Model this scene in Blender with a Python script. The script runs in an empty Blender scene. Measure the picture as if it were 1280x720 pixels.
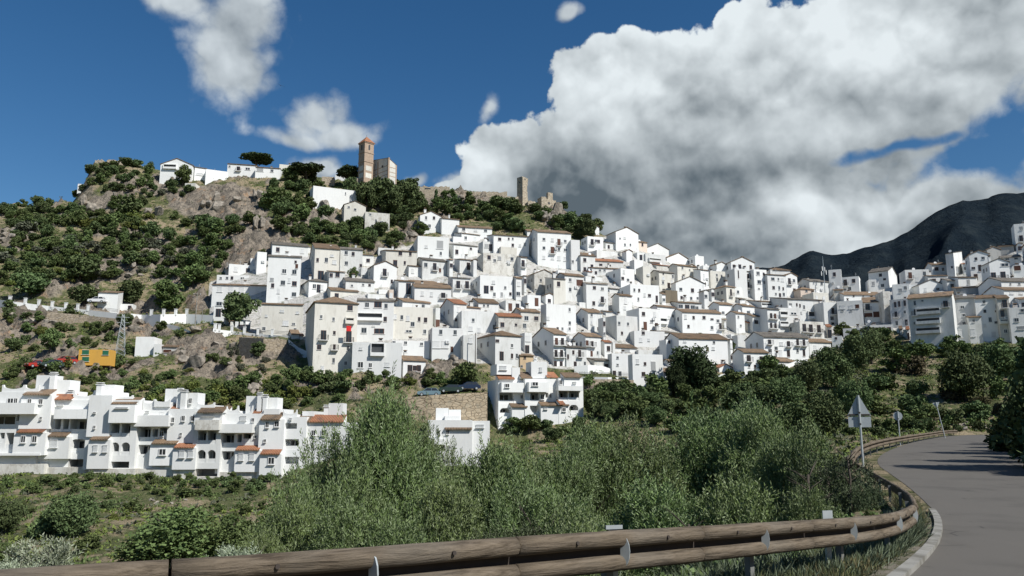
import bpy, math, random
import numpy as np
from mathutils import Vector, Matrix
R = math.radians
random.seed(7); rng = np.random.default_rng(7)
S = bpy.context.scene
C = S.collection

# ------------------------------------------------------------------ camera
F = 1000.0                      # focal length in pixels of a 1280 px wide frame
PITCH = R(9.9)
cam_d = bpy.data.cameras.new('camera'); cam = bpy.data.objects.new('camera', cam_d); C.objects.link(cam)
cam_d.sensor_width = 36; cam_d.lens = 36*F/1280; cam_d.clip_start = 0.1; cam_d.clip_end = 20000
cam.location = (0, 0, 0); cam.rotation_euler = (R(90)+PITCH, 0, 0)
S.camera = cam
S.render.resolution_x = 1024; S.render.resolution_y = 576

# ------------------------------------------------------------------ light
SUN_AZ, SUN_EL = 128.0, 44.0    # clockwise from the view direction
S.view_settings.view_transform = 'Standard'; S.view_settings.look = 'None'
S.view_settings.exposure = 0.36; S.view_settings.gamma = 1; S.view_settings.use_curve_mapping = False
sl = bpy.data.lights.new('sun', 'SUN'); sl.energy = 4.3; sl.angle = R(0.53); sl.color = (1.0, .965, .91)
sun = bpy.data.objects.new('sun', sl); C.objects.link(sun)
sd = Vector((math.sin(R(SUN_AZ))*math.cos(R(SUN_EL)), math.cos(R(SUN_AZ))*math.cos(R(SUN_EL)), math.sin(R(SUN_EL))))
sun.rotation_euler = sd.to_track_quat('Z', 'Y').to_euler(); sun.location = (60, -80, 120)

def tv(py): return math.tan(PITCH+math.atan((360-py)/F))          # z/y of an image row
def uv(px, t): return (px-640)/F*(math.cos(PITCH)+t*math.sin(PITCH))  # x/y of an image column
def at(px, py, d):
    t = tv(py); return Vector((uv(px, t)*d, d, t*d))
def project(x, y, z):
    f = y*math.cos(PITCH)+z*math.sin(PITCH); up = -y*math.sin(PITCH)+z*math.cos(PITCH)
    return 640+F*x/f, 360-F*up/f

# node helper
class NT:
    def __init__(s, tree): s.t = tree; s.n = tree.nodes; s.l = tree.links
    def new(s, ty, **kw):
        n = s.n.new(ty)
        for k, v in kw.items(): setattr(n, k, v)
        return n
    def put(s, sock, v):
        if isinstance(v, bpy.types.NodeSocket): s.l.new(v, sock)
        else: sock.default_value = v
    def math(s, op, a, b=0.0, c=None, clamp=False):
        n = s.new('ShaderNodeMath', operation=op, use_clamp=clamp)
        s.put(n.inputs[0], a); s.put(n.inputs[1], b)
        if c is not None: s.put(n.inputs[2], c)
        return n.outputs[0]
    def vm(s, op, a, b=(0, 0, 0)):
        n = s.new('ShaderNodeVectorMath', operation=op)
        s.put(n.inputs[0], a)
        if op == 'SCALE': s.put(n.inputs[3], b)
        else: s.put(n.inputs[1], b)
        return n.outputs[0]
    def noise(s, vec, scale, detail=4, rough=.55, dist=0.0):
        n = s.new('ShaderNodeTexNoise'); s.put(n.inputs['Vector'], vec)
        n.inputs['Scale'].default_value = scale; n.inputs['Detail'].default_value = detail
        n.inputs['Roughness'].default_value = rough; n.inputs['Distortion'].default_value = dist
        return n.outputs['Fac']
    def ramp(s, fac, a, b, smooth=True):
        n = s.new('ShaderNodeMapRange'); n.interpolation_type = 'SMOOTHSTEP' if smooth else 'LINEAR'
        s.put(n.inputs[0], fac); s.put(n.inputs[1], a); s.put(n.inputs[2], b)
        return n.outputs[0]
    def mix(s, fac, a, b):
        n = s.new('ShaderNodeMix', data_type='RGBA'); s.put(n.inputs[0], fac)
        for i, v in ((6, a), (7, b)):
            if not isinstance(v, bpy.types.NodeSocket): v = tuple(v)+(1,) if len(v) == 3 else v
            s.put(n.inputs[i], v)
        return n.outputs[2]

# ------------------------------------------------------------------ sky with clouds
W = bpy.data.worlds.new('World'); S.world = W; W.use_nodes = True
g = NT(W.node_tree); g.n.clear()
out = g.new('ShaderNodeOutputWorld')
sky = g.new('ShaderNodeTexSky', sky_type='NISHITA', sun_disc=False)
sky.sun_elevation = R(SUN_EL); sky.sun_rotation = R(SUN_AZ); sky.altitude = 400; sky.air_density = 1.0; sky.dust_density = .35; sky.ozone_density = 2.5
bg = g.new('ShaderNodeBackground'); bg.inputs[1].default_value = .072
hs = g.new('ShaderNodeHueSaturation'); hs.inputs['Saturation'].default_value = 1.3; hs.inputs['Value'].default_value = .92; hs.inputs['Hue'].default_value = .5
g.l.new(sky.outputs[0], hs.inputs['Color'])
g.l.new(hs.outputs[0], bg.inputs[0])
tc = g.new('ShaderNodeTexCoord'); V = tc.outputs['Generated']
sep = g.new('ShaderNodeSeparateXYZ'); g.l.new(V, sep.inputs[0])
az = g.math('ARCTAN2', sep.outputs[0], sep.outputs[1]); el = g.math('ARCSINE', sep.outputs[2])
def azel(px, py):
    v = at(px, py, 1).normalized(); return math.atan2(v.x, v.y), math.asin(v.z)
# cloud masses: centre and half-size in photo pixels turned into directions
warp1 = g.math('MULTIPLY', g.math('SUBTRACT', g.noise(V, 4.5, 3), .5), .16)
V2 = g.vm('ADD', V, (3.1, 7.7, 1.3))
warp2 = g.math('MULTIPLY', g.math('SUBTRACT', g.noise(V2, 4.5, 3), .5), .13)
azw = g.math('ADD', az, warp1); elw = g.math('ADD', el, warp2)
def blob(px, py, rx, ry, A=None, E=None):
    a, e = azel(px, py); A = A or azw; E = E or elw
    dx = g.math('DIVIDE', g.math('SUBTRACT', A, a), rx/F*1.0)
    dy = g.math('DIVIDE', g.math('SUBTRACT', E, e), ry/F*1.0)
    r2 = g.math('ADD', g.math('MULTIPLY', dx, dx), g.math('MULTIPLY', dy, dy))
    return g.math('SUBTRACT', 1.0, g.math('SQRT', r2))
def union(bs, k=.25):
    o = bs[0]
    for b in bs[1:]: o = g.math('SMOOTH_MAX', o, b, k)
    return o
big = [(1085, 95, 300, 112), (900, 178, 260, 118), (1200, 45, 240, 95), (700, 235, 170, 85), (800, 290, 260, 80), (960, 300, 260, 75),
       (1150, 250, 200, 60), (765, 105, 90, 58), (600, 240, 70, 45), (1300, 20, 160, 110), (880, 330, 200, 60), (1400, 90, 200, 90), (1350, 260, 160, 60)]
small = [(300, 60, 72, 70), (225, 5, 60, 26), (330, 15, 50, 50), (285, 92, 45, 32), (388, 122, 52, 36), (425, 148, 62, 26), (362, 155, 50, 20),
         (392, 198, 48, 24), (512, 219, 18, 14), (610, 146, 22, 22), (565, 222, 34, 16), (705, 14, 20, 16)]
D_big = union([blob(*b) for b in big]); D_small = union([blob(*b) for b in small], .15)
nz = g.noise(V, 9, 8, .55)
def billow(vec, off=None):
    w = g.new('ShaderNodeTexNoise'); g.put(w.inputs['Vector'], vec); w.inputs['Scale'].default_value = 14; w.inputs['Detail'].default_value = 5
    q = g.vm('ADD', vec, g.vm('SCALE', w.outputs['Color'], .085)); o = None
    for sc, am in ((14, .62), (33, .38)):
        v = g.new('ShaderNodeTexVoronoi', feature='F1'); g.put(v.inputs['Vector'], q); v.inputs['Scale'].default_value = sc
        t = g.math('MULTIPLY', g.math('SUBTRACT', 1.0, v.outputs['Distance']), am); o = t if o is None else g.math('ADD', o, t)
    return o
bw = billow(V)
edge = g.math('ADD', g.math('MULTIPLY', g.math('SUBTRACT', nz, .5), 1.0), g.math('MULTIPLY', g.math('SUBTRACT', bw, .58), 1.0))
edge = g.math('ADD', edge, g.math('MULTIPLY', g.math('SUBTRACT', g.noise(V, 48, 5, .6), .5), .42))
fb = g.math('ADD', g.math('MULTIPLY', D_big, 1.5), edge)
fs = g.math('ADD', g.math('ADD', D_small, .13), g.math('MULTIPLY', edge, 1.15))
mb_ = g.ramp(fb, .0, .13); ms_ = g.math('MULTIPLY', g.ramp(fs, .0, .75), .9)
mask = g.math('MAXIMUM', mb_, ms_)
# openings of blue inside the great cloud
hole = union([blob(1226, 206, 66, 24), blob(1275, 160, 50, 30), blob(1130, 184, 60, 9)], .2)
mask = g.math('MULTIPLY', mask, g.math('SUBTRACT', 1.0, g.ramp(g.math('ADD', hole, g.math('MULTIPLY', edge, -1.6)), -.35, .55)))
# body shade: thick parts are grey underneath, lobes facing the sun are white
L = g.vm('ADD', V, tuple(Vector((.55, -.1, .8)).normalized()*.035))
rA = g.noise(V, 6.5, 5, .52); rB = g.noise(L, 6.5, 5, .52)
bl = billow(g.vm('ADD', V, tuple(Vector((.3, -.1, .95)).normalized()*.014)))
relief = g.math('ADD', g.math('MULTIPLY', g.math('SUBTRACT', rA, rB), 1.8), g.math('MULTIPLY', g.math('SUBTRACT', bw, bl), .55))
dark = union([blob(760, 250, 150, 34), blob(880, 235, 260, 50), blob(1000, 215, 190, 40), blob(690, 268, 110, 50), blob(880, 305, 200, 30), blob(1230, 300, 150, 45), blob(790, 235, 130, 50), blob(830, 265, 150, 70)], .3)
dk = g.ramp(g.math('ADD', dark, g.math('MULTIPLY', edge, .55)), -.35, .85)
lite = union([blob(900, 50, 260, 70), blob(790, 110, 100, 60), blob(600, 225, 70, 40), blob(1000, 290, 90, 30), blob(1120, 265, 70, 30), blob(1060, 60, 150, 60)], .3)
lt = g.ramp(g.math('ADD', lite, g.math('MULTIPLY', edge, .7)), -.3, .8)
rim = g.math('SUBTRACT', 1.0, g.ramp(fb, .1, .75))
tone = g.math('ADD', g.math('ADD', .56, relief), g.math('MULTIPLY', lt, .30))
tone = g.math('ADD', tone, g.math('MULTIPLY', rim, .12))
tone = g.math('SUBTRACT', tone, g.math('MULTIPLY', dk, .46), clamp=True)
ccol = g.mix(tone, (.10, .13, .155), (.72, .78, .81))
cb = g.new('ShaderNodeBackground'); g.l.new(ccol, cb.inputs[0]); cb.inputs[1].default_value = .85
mx = g.new('ShaderNodeMixShader'); g.l.new(mask, mx.inputs[0]); g.l.new(bg.outputs[0], mx.inputs[1]); g.l.new(cb.outputs[0], mx.inputs[2])
g.l.new(mx.outputs[0], out.inputs[0])
W.cycles.sampling_method = 'MANUAL'; W.cycles.sample_map_resolution = 256

# ------------------------------------------------------------------ materials
MAT = {}
def mat(name, build=None, rough=.85, col=(.5, .5, .5), spec=.3, metal=0):
    if name in MAT: return MAT[name]
    m = bpy.data.materials.new(name); m.use_nodes = True
    q = NT(m.node_tree); b = q.n['Principled BSDF']
    b.inputs['Roughness'].default_value = rough; b.inputs['Specular IOR Level'].default_value = spec; b.inputs['Metallic'].default_value = metal
    b.inputs['Base Color'].default_value = (*col, 1)
    if build: build(q, b)
    MAT[name] = m; return m
def bump(q, b, h, strength=.4, dist=.05):
    n = q.new('ShaderNodeBump'); n.inputs['Strength'].default_value = strength; n.inputs['Distance'].default_value = dist
    q.put(n.inputs['Height'], h); q.l.new(n.outputs[0], b.inputs['Normal'])
def geo_pos(q): return q.new('ShaderNodeNewGeometry').outputs['Position']
def oinfo(q): return q.new('ShaderNodeObjectInfo').outputs['Random']
def plaster(c1, c2, amt, c3=None, amt3=0):
    def f(q, b):
        p = geo_pos(q); st = q.vm('MULTIPLY', p, (1, 1, .3))
        s1 = q.ramp(q.noise(st, .55, 6, .65), .42, .75); s2 = q.ramp(q.noise(st, 2.2, 6, .7), .5, .85)
        c = q.mix(q.math('MULTIPLY', s1, amt), c1, c2)
        c = q.mix(q.math('MULTIPLY', s2, amt*.7), c, tuple(x*.72 for x in c2))
        if c3: c = q.mix(q.math('MULTIPLY', q.ramp(q.noise(p, .8, 7, .7), .5, .6), amt3), c, c3)
        stk = q.ramp(q.noise(q.vm('MULTIPLY', p, (2.2, 2.2, .16)), 1.3, 5, .7), .56, .8); c = q.mix(q.math('MULTIPLY', stk, amt*.8), c, tuple(x*.6 for x in c2))
        v = q.math('ADD', .84, q.math('MULTIPLY', oinfo(q), .2))
        h = q.new('ShaderNodeHueSaturation'); q.put(h.inputs['Color'], c); q.put(h.inputs['Value'], v)
        q.l.new(h.outputs[0], b.inputs['Base Color'])
        bump(q, b, q.noise(p, 5, 5, .6), .25, .04)
    return f
mat('plaster_white', plaster((.71, .72, .70), (.50, .50, .46), .6), .9, spec=.15)
mat('plaster_bright', plaster((.78, .79, .77), (.66, .66, .63), .35), .9, spec=.15)
mat('plaster_cream', plaster((.68, .665, .60), (.52, .495, .43), .6), .9, spec=.15)
mat('plaster_stained', plaster((.66, .65, .60), (.42, .40, .35), .8, (.30, .27, .22), .45), .92, spec=.1)
mat('plaster_grey', plaster((.42, .42, .40), (.30, .30, .28), .6), .92, spec=.1)
mat('plaster_ochre', plaster((.62, .47, .30), (.48, .36, .24), .6), .92, spec=.1)
mat('plaster_pink', plaster((.68, .58, .49), (.55, .45, .37), .5), .92, spec=.1)
mat('plaster_orange', plaster((.58, .33, .07), (.48, .28, .08), .3), .9, spec=.1)
mat('bare_cement', plaster((.22, .19, .14), (.15, .13, .10), .6), .95, spec=.1)
def f_tile(c1, c2, c3):
    def f(q, b):
        tcn = q.new('ShaderNodeTexCoord'); o = tcn.outputs['Object']
        w = q.new('ShaderNodeTexWave', wave_type='BANDS', bands_direction='X'); q.put(w.inputs['Vector'], o); w.inputs['Scale'].default_value = 1.3; w.inputs['Distortion'].default_value = .6
        w.inputs['Detail'].default_value = 2
        w2 = q.new('ShaderNodeTexWave', wave_type='BANDS', bands_direction='Y'); q.put(w2.inputs['Vector'], o); w2.inputs['Scale'].default_value = .8
        n = q.noise(geo_pos(q), 3.5, 6, .75); n2 = q.noise(geo_pos(q), .7, 4, .6)
        c = q.mix(q.ramp(n, .35, .65), c1, c2); c = q.mix(q.ramp(n2, .45, .7), c, c3)
        h = q.new('ShaderNodeHueSaturation'); q.put(h.inputs['Color'], c); q.put(h.inputs['Value'], q.math('ADD', .75, q.math('MULTIPLY', oinfo(q), .5)))
        q.l.new(h.outputs[0], b.inputs['Base Color'])
        bump(q, b, q.math('ADD', w.outputs['Fac'], q.math('MULTIPLY', w2.outputs['Fac'], .4)), .9, .09)
    return f
mat('roof_tile', f_tile((.20, .14, .095), (.28, .20, .13), (.14, .11, .085)), .92, spec=.1)
mat('roof_tile_red', f_tile((.30, .13, .075), (.36, .18, .10), (.20, .11, .08)), .92, spec=.1)
mat('roof_tile_grey', f_tile((.16, .145, .125), (.22, .20, .17), (.11, .10, .09)), .92, spec=.1)
mat('terrace_tile', plaster((.34, .22, .16), (.25, .18, .14), .5), .9)
mat('glass_dark', None, .12, (.025, .03, .035), .6)
mat('shutter_white', None, .7, (.66, .67, .66))
mat('shutter_grey', None, .7, (.36, .37, .37))
mat('frame_white', None, .6, (.68, .68, .66))
mat('wood_brown', None, .6, (.10, .045, .03))
mat('iron_dark', None, .5, (.03, .03, .03), .4, .6)
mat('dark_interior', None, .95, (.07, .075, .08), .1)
mat('steel_galv', lambda q, b: q.l.new(q.mix(q.noise(geo_pos(q), 14, 5), (.38, .42, .43), (.52, .56, .56)), b.inputs['Base Color']), .45, spec=.5, metal=.35)
mat('rubber', None, .9, (.02, .02, .02))
mat('cloth_red', None, .9, (.62, .03, .03))
mat('awning_green', None, .9, (.05, .22, .14))
mat('paint_green', None, .7, (.03, .16, .09))
for n_, c_ in (('white', (.75, .75, .75)), ('red', (.38, .04, .03)), ('bluegrey', (.16, .24, .28)), ('navy', (.02, .035, .07)), ('darkgreen', (.03, .05, .04))):
    mat('car_'+n_, None, .25, c_, .6)

def f_stone(c1, c2, c3, sc):
    def f(q, b):
        p = geo_pos(q)
        v = q.new('ShaderNodeTexVoronoi', feature='DISTANCE_TO_EDGE'); q.put(v.inputs['Vector'], q.vm('MULTIPLY', q.vm('ADD', p, q.vm('SCALE', q.new('ShaderNodeTexNoise').outputs['Color'], .3)), (1, 1, 1.7))); v.inputs['Scale'].default_value = sc
        vc = q.new('ShaderNodeTexVoronoi'); q.put(vc.inputs['Vector'], q.vm('MULTIPLY', q.vm('ADD', p, q.vm('SCALE', q.new('ShaderNodeTexNoise').outputs['Color'], .3)), (1, 1, 1.7))); vc.inputs['Scale'].default_value = sc
        sp = q.new('ShaderNodeSeparateColor'); q.l.new(vc.outputs['Color'], sp.inputs[0])
        c = q.mix(sp.outputs[0], c1, c2); c = q.mix(q.ramp(q.noise(p, 1.2, 6, .7), .45, .7), c, c3)
        e = q.ramp(v.outputs[0], .0, .07); c = q.mix(e, tuple(x*.62 for x in c1), c)
        q.l.new(c, b.inputs['Base Color']); bump(q, b, q.math('ADD', e, q.noise(p, 6, 5)), .8, .1)
    return f
mat('stone_tan', f_stone((.36, .29, .20), (.46, .38, .27), (.28, .25, .19), 1.0), .95, spec=.1)
mat('stone_rubble', f_stone((.34, .28, .20), (.42, .36, .28), (.26, .23, .19), 1.6), .95, spec=.1)
mat('stone_castle', f_stone((.42, .36, .27), (.50, .44, .34), (.32, .27, .21), 1.2), .95, spec=.1)
def f_brick(q, b):
    p = geo_pos(q); n = q.noise(p, 1.5, 6, .7)
    w = q.new('ShaderNodeTexWave', wave_type='BANDS', bands_direction='Z'); q.put(w.inputs['Vector'], p); w.inputs['Scale'].default_value = 1.6; w.inputs['Distortion'].default_value = 1.5
    c = q.mix(q.ramp(n, .3, .7), (.36, .27, .20), (.44, .35, .27)); c = q.mix(q.math('MULTIPLY', w.outputs['Fac'], .35), c, (.28, .21, .16))
    q.l.new(c, b.inputs['Base Color']); bump(q, b, w.outputs['Fac'], .4, .04)
mat('brick_tower', f_brick, .95, spec=.1)

# ------------------------------------------------------------------ object helpers
def link(o, parent=None):
    C.objects.link(o)
    if parent is not None: o.parent = parent
    return o
def tag(o, label=None, cat=None, group=None, kind=None):
    for k, v in (('label', label), ('category', cat), ('group', group), ('kind', kind)):
        if v: o[k] = v
    return o
def empty(name, loc, rz=0):
    o = bpy.data.objects.new(name, None); o.empty_display_size = .3; o.location = loc; o.rotation_euler = (0, 0, rz); return link(o)
class MB:
    def __init__(s): s.v = []; s.f = []; s.m = []; s.ms = []
    def mi(s, name):
        if name not in s.ms: s.ms.append(name)
        return s.ms.index(name)
    def face(s, pts, m):
        i = len(s.v); s.v += [tuple(p) for p in pts]; s.f.append(tuple(range(i, i+len(pts)))); s.m.append(s.mi(m))
    def box(s, x0, x1, y0, y1, z0, z1, m, top=None):
        P = [(x0, y0, z0), (x1, y0, z0), (x1, y1, z0), (x0, y1, z0), (x0, y0, z1), (x1, y0, z1), (x1, y1, z1), (x0, y1, z1)]
        for i, q in enumerate(((0, 1, 5, 4), (1, 2, 6, 5), (2, 3, 7, 6), (3, 0, 4, 7), (4, 5, 6, 7), (3, 2, 1, 0))):
            s.face([P[k] for k in q], top if (i == 4 and top) else m)
    def prism(s, poly, y0, y1, m):          # polygon in x,z extruded along y (counter-clockwise seen from -y)
        s.face([(x, y0, z) for x, z in poly], m); s.face([(x, y1, z) for x, z in reversed(poly)], m)
        n = len(poly)
        for i in range(n):
            a, b_ = poly[i], poly[(i+1) % n]
            s.face([(a[0], y0, a[1]), (a[0], y1, a[1]), (b_[0], y1, b_[1]), (b_[0], y0, b_[1])], m)
    def slab(s, P, t, m):                   # P: top polygon, thickness t straight down
        s.face(P, m); Q = [(p[0], p[1], p[2]-t) for p in P]; s.face(list(reversed(Q)), m)
        for i in range(len(P)):
            j = (i+1) % len(P); s.face([P[i], Q[i], Q[j], P[j]], m)
    def tube(s, pts, rad, m, n=8, cap=True):
        pts = [Vector(p) for p in pts]; rings = []
        for i, p in enumerate(pts):
            d = (pts[min(i+1, len(pts)-1)]-pts[max(i-1, 0)]).normalized()
            a = Vector((0, 0, 1)) if abs(d.z) < .9 else Vector((1, 0, 0))
            e1 = d.cross(a).normalized(); e2 = d.cross(e1)
            r = rad[i] if isinstance(rad, (list, tuple)) else rad
            i0 = len(s.v); s.v += [tuple(p+e1*(r*math.cos(2*math.pi*k/n))+e2*(r*math.sin(2*math.pi*k/n))) for k in range(n)]; rings.append(i0)
        mi = s.mi(m)
        for a, b_ in zip(rings, rings[1:]):
            for k in range(n):
                s.f.append((a+k, a+(k+1) % n, b_+(k+1) % n, b_+k)); s.m.append(mi)
        if cap:
            s.f.append(tuple(rings[0]+k for k in range(n))[::-1]); s.m.append(mi)
            s.f.append(tuple(rings[-1]+k for k in range(n))); s.m.append(mi)
    def mesh(s, name, smooth=False):
        me = bpy.data.meshes.new(name); me.from_pydata(s.v, [], s.f)
        for n in s.ms: me.materials.append(MAT[n])
        me.polygons.foreach_set('material_index', s.m)
        if smooth: me.polygons.foreach_set('use_smooth', [True]*len(s.f))
        me.update(); return me
    def build(s, name, parent=None, smooth=False):
        return link(bpy.data.objects.new(name, s.mesh(name, smooth)), parent)
def inst(name, me, parent, loc=(0, 0, 0), rot=(0, 0, 0), scale=(1, 1, 1)):
    o = bpy.data.objects.new(name, me); o.location = loc; o.rotation_euler = rot; o.scale = scale; return link(o, parent)
def fast_mesh(name, v, f, mats, smooth=False, mi=None):
    v = np.asarray(v, np.float32); f = np.asarray(f, np.int32)
    me = bpy.data.meshes.new(name); me.vertices.add(len(v)); me.vertices.foreach_set('co', v.ravel())
    k = f.shape[1]; me.loops.add(f.size); me.loops.foreach_set('vertex_index', f.ravel())
    me.polygons.add(len(f)); me.polygons.foreach_set('loop_start', np.arange(0, f.size, k, dtype=np.int32))
    me.polygons.foreach_set('loop_total', np.full(len(f), k, np.int32))
    if smooth: me.polygons.foreach_set('use_smooth', np.ones(len(f), bool))
    if mi is not None: me.polygons.foreach_set('material_index', mi)
    for m in mats: me.materials.append(MAT[m])
    me.update(calc_edges=True); return me

# numpy value noise
def _h(ix, iy, s):
    n = (ix.astype(np.int64)*374761393+iy.astype(np.int64)*668265263+s*1442695041) & 0xffffffff
    n = ((n ^ (n >> 13))*1274126177) & 0xffffffff
    return ((n ^ (n >> 16)) & 0xffff)/65535.0
def vnoise(x, y, s=0):
    ix = np.floor(x); iy = np.floor(y); fx = x-ix; fy = y-iy; fx = fx*fx*(3-2*fx); fy = fy*fy*(3-2*fy)
    a = _h(ix, iy, s); b = _h(ix+1, iy, s); c = _h(ix, iy+1, s); d = _h(ix+1, iy+1, s)
    return (a*(1-fx)+b*fx)*(1-fy)+(c*(1-fx)+d*fx)*fy
def fbm(x, y, o=4, s=0):
    r = 0; a = 1; t = 0
    for i in range(o): r = r+a*vnoise(x*2**i, y*2**i, s+i); t += a; a *= .5
    return r/t
# ------------------------------------------------------------------ terrain
# each column of the hillside: image column, then (image row, distance) of the ground as it climbs
NEAR = [(0, -2.2), (8, -3.4), (25, -8.5), (45, -11.5)]
COLS = {
 -600: [(640, 70), (590, 110), (500, 140), (430, 170), (330, 215), (262, 262)],
 -200: [(690, 70), (640, 90), (600, 114), (592, 126), (500, 140), (472, 150), (425, 168), (376, 186), (368, 196), (300, 228), (255, 262)],
 0: [(700, 68), (650, 88), (600, 114), (593, 126), (500, 140), (475, 150), (430, 168), (383, 186), (376, 196), (300, 228), (254, 262)],
 76: [(700, 68), (650, 88), (600, 114), (593, 126), (500, 140), (471, 150), (432, 168), (388, 186), (382, 196), (300, 228), (250, 260)],
 96: [(700, 68), (650, 88), (600, 114), (593, 126), (500, 140), (470, 150), (432, 168), (391, 186), (384, 196), (290, 236), (250, 254), (206, 264), (201, 285)],
 150: [(700, 66), (655, 88), (600, 114), (594, 126), (502, 140), (468, 152), (435, 168), (398, 186), (390, 197), (290, 236), (245, 254), (210, 268), (204, 285)],
 230: [(700, 66), (655, 88), (602, 114), (596, 126), (506, 140), (462, 152), (435, 166), (406, 184), (399, 194), (295, 236), (245, 256), (226, 264), (219, 285)],
 290: [(700, 66), (655, 88), (604, 114), (598, 126), (510, 140), (465, 152), (440, 162), (407, 178), (400, 188), (330, 215), (262, 246), (224, 262), (217, 285)],
 350: [(700, 66), (655, 86), (606, 112), (600, 124), (515, 138), (470, 150), (440, 160), (419, 170), (412, 180), (350, 202), (305, 222), (255, 248), (226, 264), (214, 285)],
 430: [(690, 60), (640, 90), (600, 115), (515, 134), (470, 150), (462, 158), (320, 215), (290, 236), (246, 266), (228, 285)],
 520: [(680, 55), (640, 90), (612, 118), (596, 127), (515, 136), (472, 150), (455, 160), (305, 230), (264, 262), (236, 285)],
 600: [(670, 50), (635, 90), (605, 118), (590, 128), (533, 137), (497, 141), (478, 152), (304, 236), (264, 262), (240, 285)],
 660: [(665, 50), (600, 90), (555, 122), (548, 134), (500, 143), (474, 158), (304, 238), (262, 264), (251, 280)],
 720: [(660, 50), (600, 85), (555, 120), (545, 132), (488, 150), (472, 162), (314, 238), (285, 260), (270, 274)],
 790: [(650, 50), (600, 80), (560, 115), (490, 160), (482, 168), (318, 240), (302, 258)],
 860: [(645, 50), (590, 80), (555, 112), (490, 165), (352, 236), (334, 254)],
 930: [(640, 50), (585, 75), (550, 105), (472, 172), (365, 232), (348, 248)],
 1000: [(620, 45), (575, 70), (540, 100), (447, 185), (386, 224), (374, 240)],
 1080: [(600, 45), (560, 70), (538, 98), (470, 150), (432, 188), (386, 224), (368, 240)],
 1150: [(590, 50), (556, 75), (540, 100), (500, 128), (432, 183), (366, 224), (350, 240)],
 1220: [(590, 50), (560, 80), (541, 104), (500, 125), (430, 178), (352, 220), (334, 240)],
 1280: [(590, 50), (560, 80), (541, 104), (482, 128), (427, 173), (330, 218), (316, 240)],
 1400: [(590, 50), (560, 80), (541, 104), (478, 125), (420, 165), (300, 218), (280, 245)],
 1900: [(590, 50), (560, 80), (541, 104), (478, 125), (420, 165), (300, 218), (280, 245)],
}
RG = np.concatenate([np.arange(1, 30, .5), np.arange(30, 110, .9), np.arange(110, 330, .75), np.arange(330, 420, 5), np.arange(420, 900, 30), [950, 1200, 1600, 2200, 3000, 4500, 7000, 11000]])
cth, cz = [], []
for px in sorted(COLS):
    pr = COLS[px]; th = math.atan(uv(px, 0.1)); ds = [d for d, z in NEAR]; zs = [z for d, z in NEAR]
    for py, d in pr:
        ds.append(d); zs.append(tv(py)*d)
    dc, zc = ds[-1], zs[-1]
    ds += [dc+18, dc+60, dc+150, 700, 12000]; zs += [zc-3, zc-28, zc-75, -110, -140]
    cth.append(th); cz.append(np.interp(RG, np.array(ds)/math.cos(th), zs))
cth = np.array(cth); cz = np.array(cz)
TH = np.concatenate([np.arange(-180, -50, 2.5), np.arange(-50, -35, .6), np.arange(-35, 35, .135), np.arange(35, 50, .6), np.arange(50, 180.1, 2.5)])*math.pi/180
Z = np.empty((len(TH), len(RG)))
for j in range(len(RG)): Z[:, j] = np.interp(TH, cth, cz[:, j])
TT, RR = np.meshgrid(TH, RG, indexing='ij'); X = np.sin(TT)*RR; Y = np.cos(TT)*RR

# road: left edge given where it runs, heights along the way
def zroad(y): return np.interp(y, [-60, 0, 8, 13, 20, 30, 50, 80, 110, 160], [-.9, -1.5, -1.6, -1.78, -1.86, -1.78, -1.5, -1.15, -.72, .3])
def on_road(px, py):
    t = tv(py); d = 3.0
    while d < 200 and t*d > zroad(d): d += .02
    return Vector((uv(px, t)*d, d))
EDGE = [Vector(p) for p in ((-60, -22), (-30, -6), (-14, .3), (-7, 2.5), (-3, 3.6), (0, 4.6), (2.2, 6.0))]
EDGE += [on_road(*p) for p in ((1146, 715), (1176, 680), (1180, 655), (1166, 635), (1128, 602), (1090, 577), (1112, 562), (1150, 550), (1188, 544))]
EDGE += [Vector((70, 106)), Vector((90, 108)), Vector((130, 100))]
def resample(P, step=.5, k=2):
    P = [Vector(p) for p in P]
    for _ in range(k):              # corner cutting
        Q = [P[0]]
        for a, b in zip(P, P[1:]): Q += [a.lerp(b, .25), a.lerp(b, .75)]
        P = Q+[P[-1]]
    o = [P[0]]; acc = 0
    for a, b in zip(P, P[1:]):
        L_ = (b-a).length; t = step-acc
        while t <= L_: o.append(a.lerp(b, t/L_)); t += step
        acc = L_-(t-step)
    return o
E = resample(EDGE, .5)
def offset(P, w):                    # to the right of travel
    o = []
    for i, p in enumerate(P):
        d = (P[min(i+2, len(P)-1)]-P[max(i-2, 0)]).normalized(); o.append(p+Vector((d.y, -d.x))*w)
    return o
RW = 7.2
EN = np.array([tuple(p) for p in E]); ET = np.gradient(EN, axis=0); ET /= np.linalg.norm(ET, axis=1)[:, None]
def road_dist(x, y):                 # signed distance right of the left edge, and road height there
    x = np.atleast_1d(x).astype(float); y = np.atleast_1d(y).astype(float)
    s = np.empty(len(x)); z = np.empty(len(x))
    for k in range(0, len(x), 20000):
        dx = x[k:k+20000, None]-EN[None, :, 0]; dy = y[k:k+20000, None]-EN[None, :, 1]
        d2 = dx*dx+dy*dy; i = d2.argmin(1); r = np.arange(len(i))
        sg = np.sign(dx[r, i]*ET[i, 1]-dy[r, i]*ET[i, 0]); s[k:k+20000] = sg*np.sqrt(d2[r, i]); z[k:k+20000] = zroad(EN[i, 1])
    return s, z
near = RR < 175
s_, zr_ = road_dist(X[near], Y[near])
SD = np.full(X.shape, -999.); SD[near] = s_; ZR = np.full(X.shape, -1.5); ZR[near] = zr_
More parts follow.
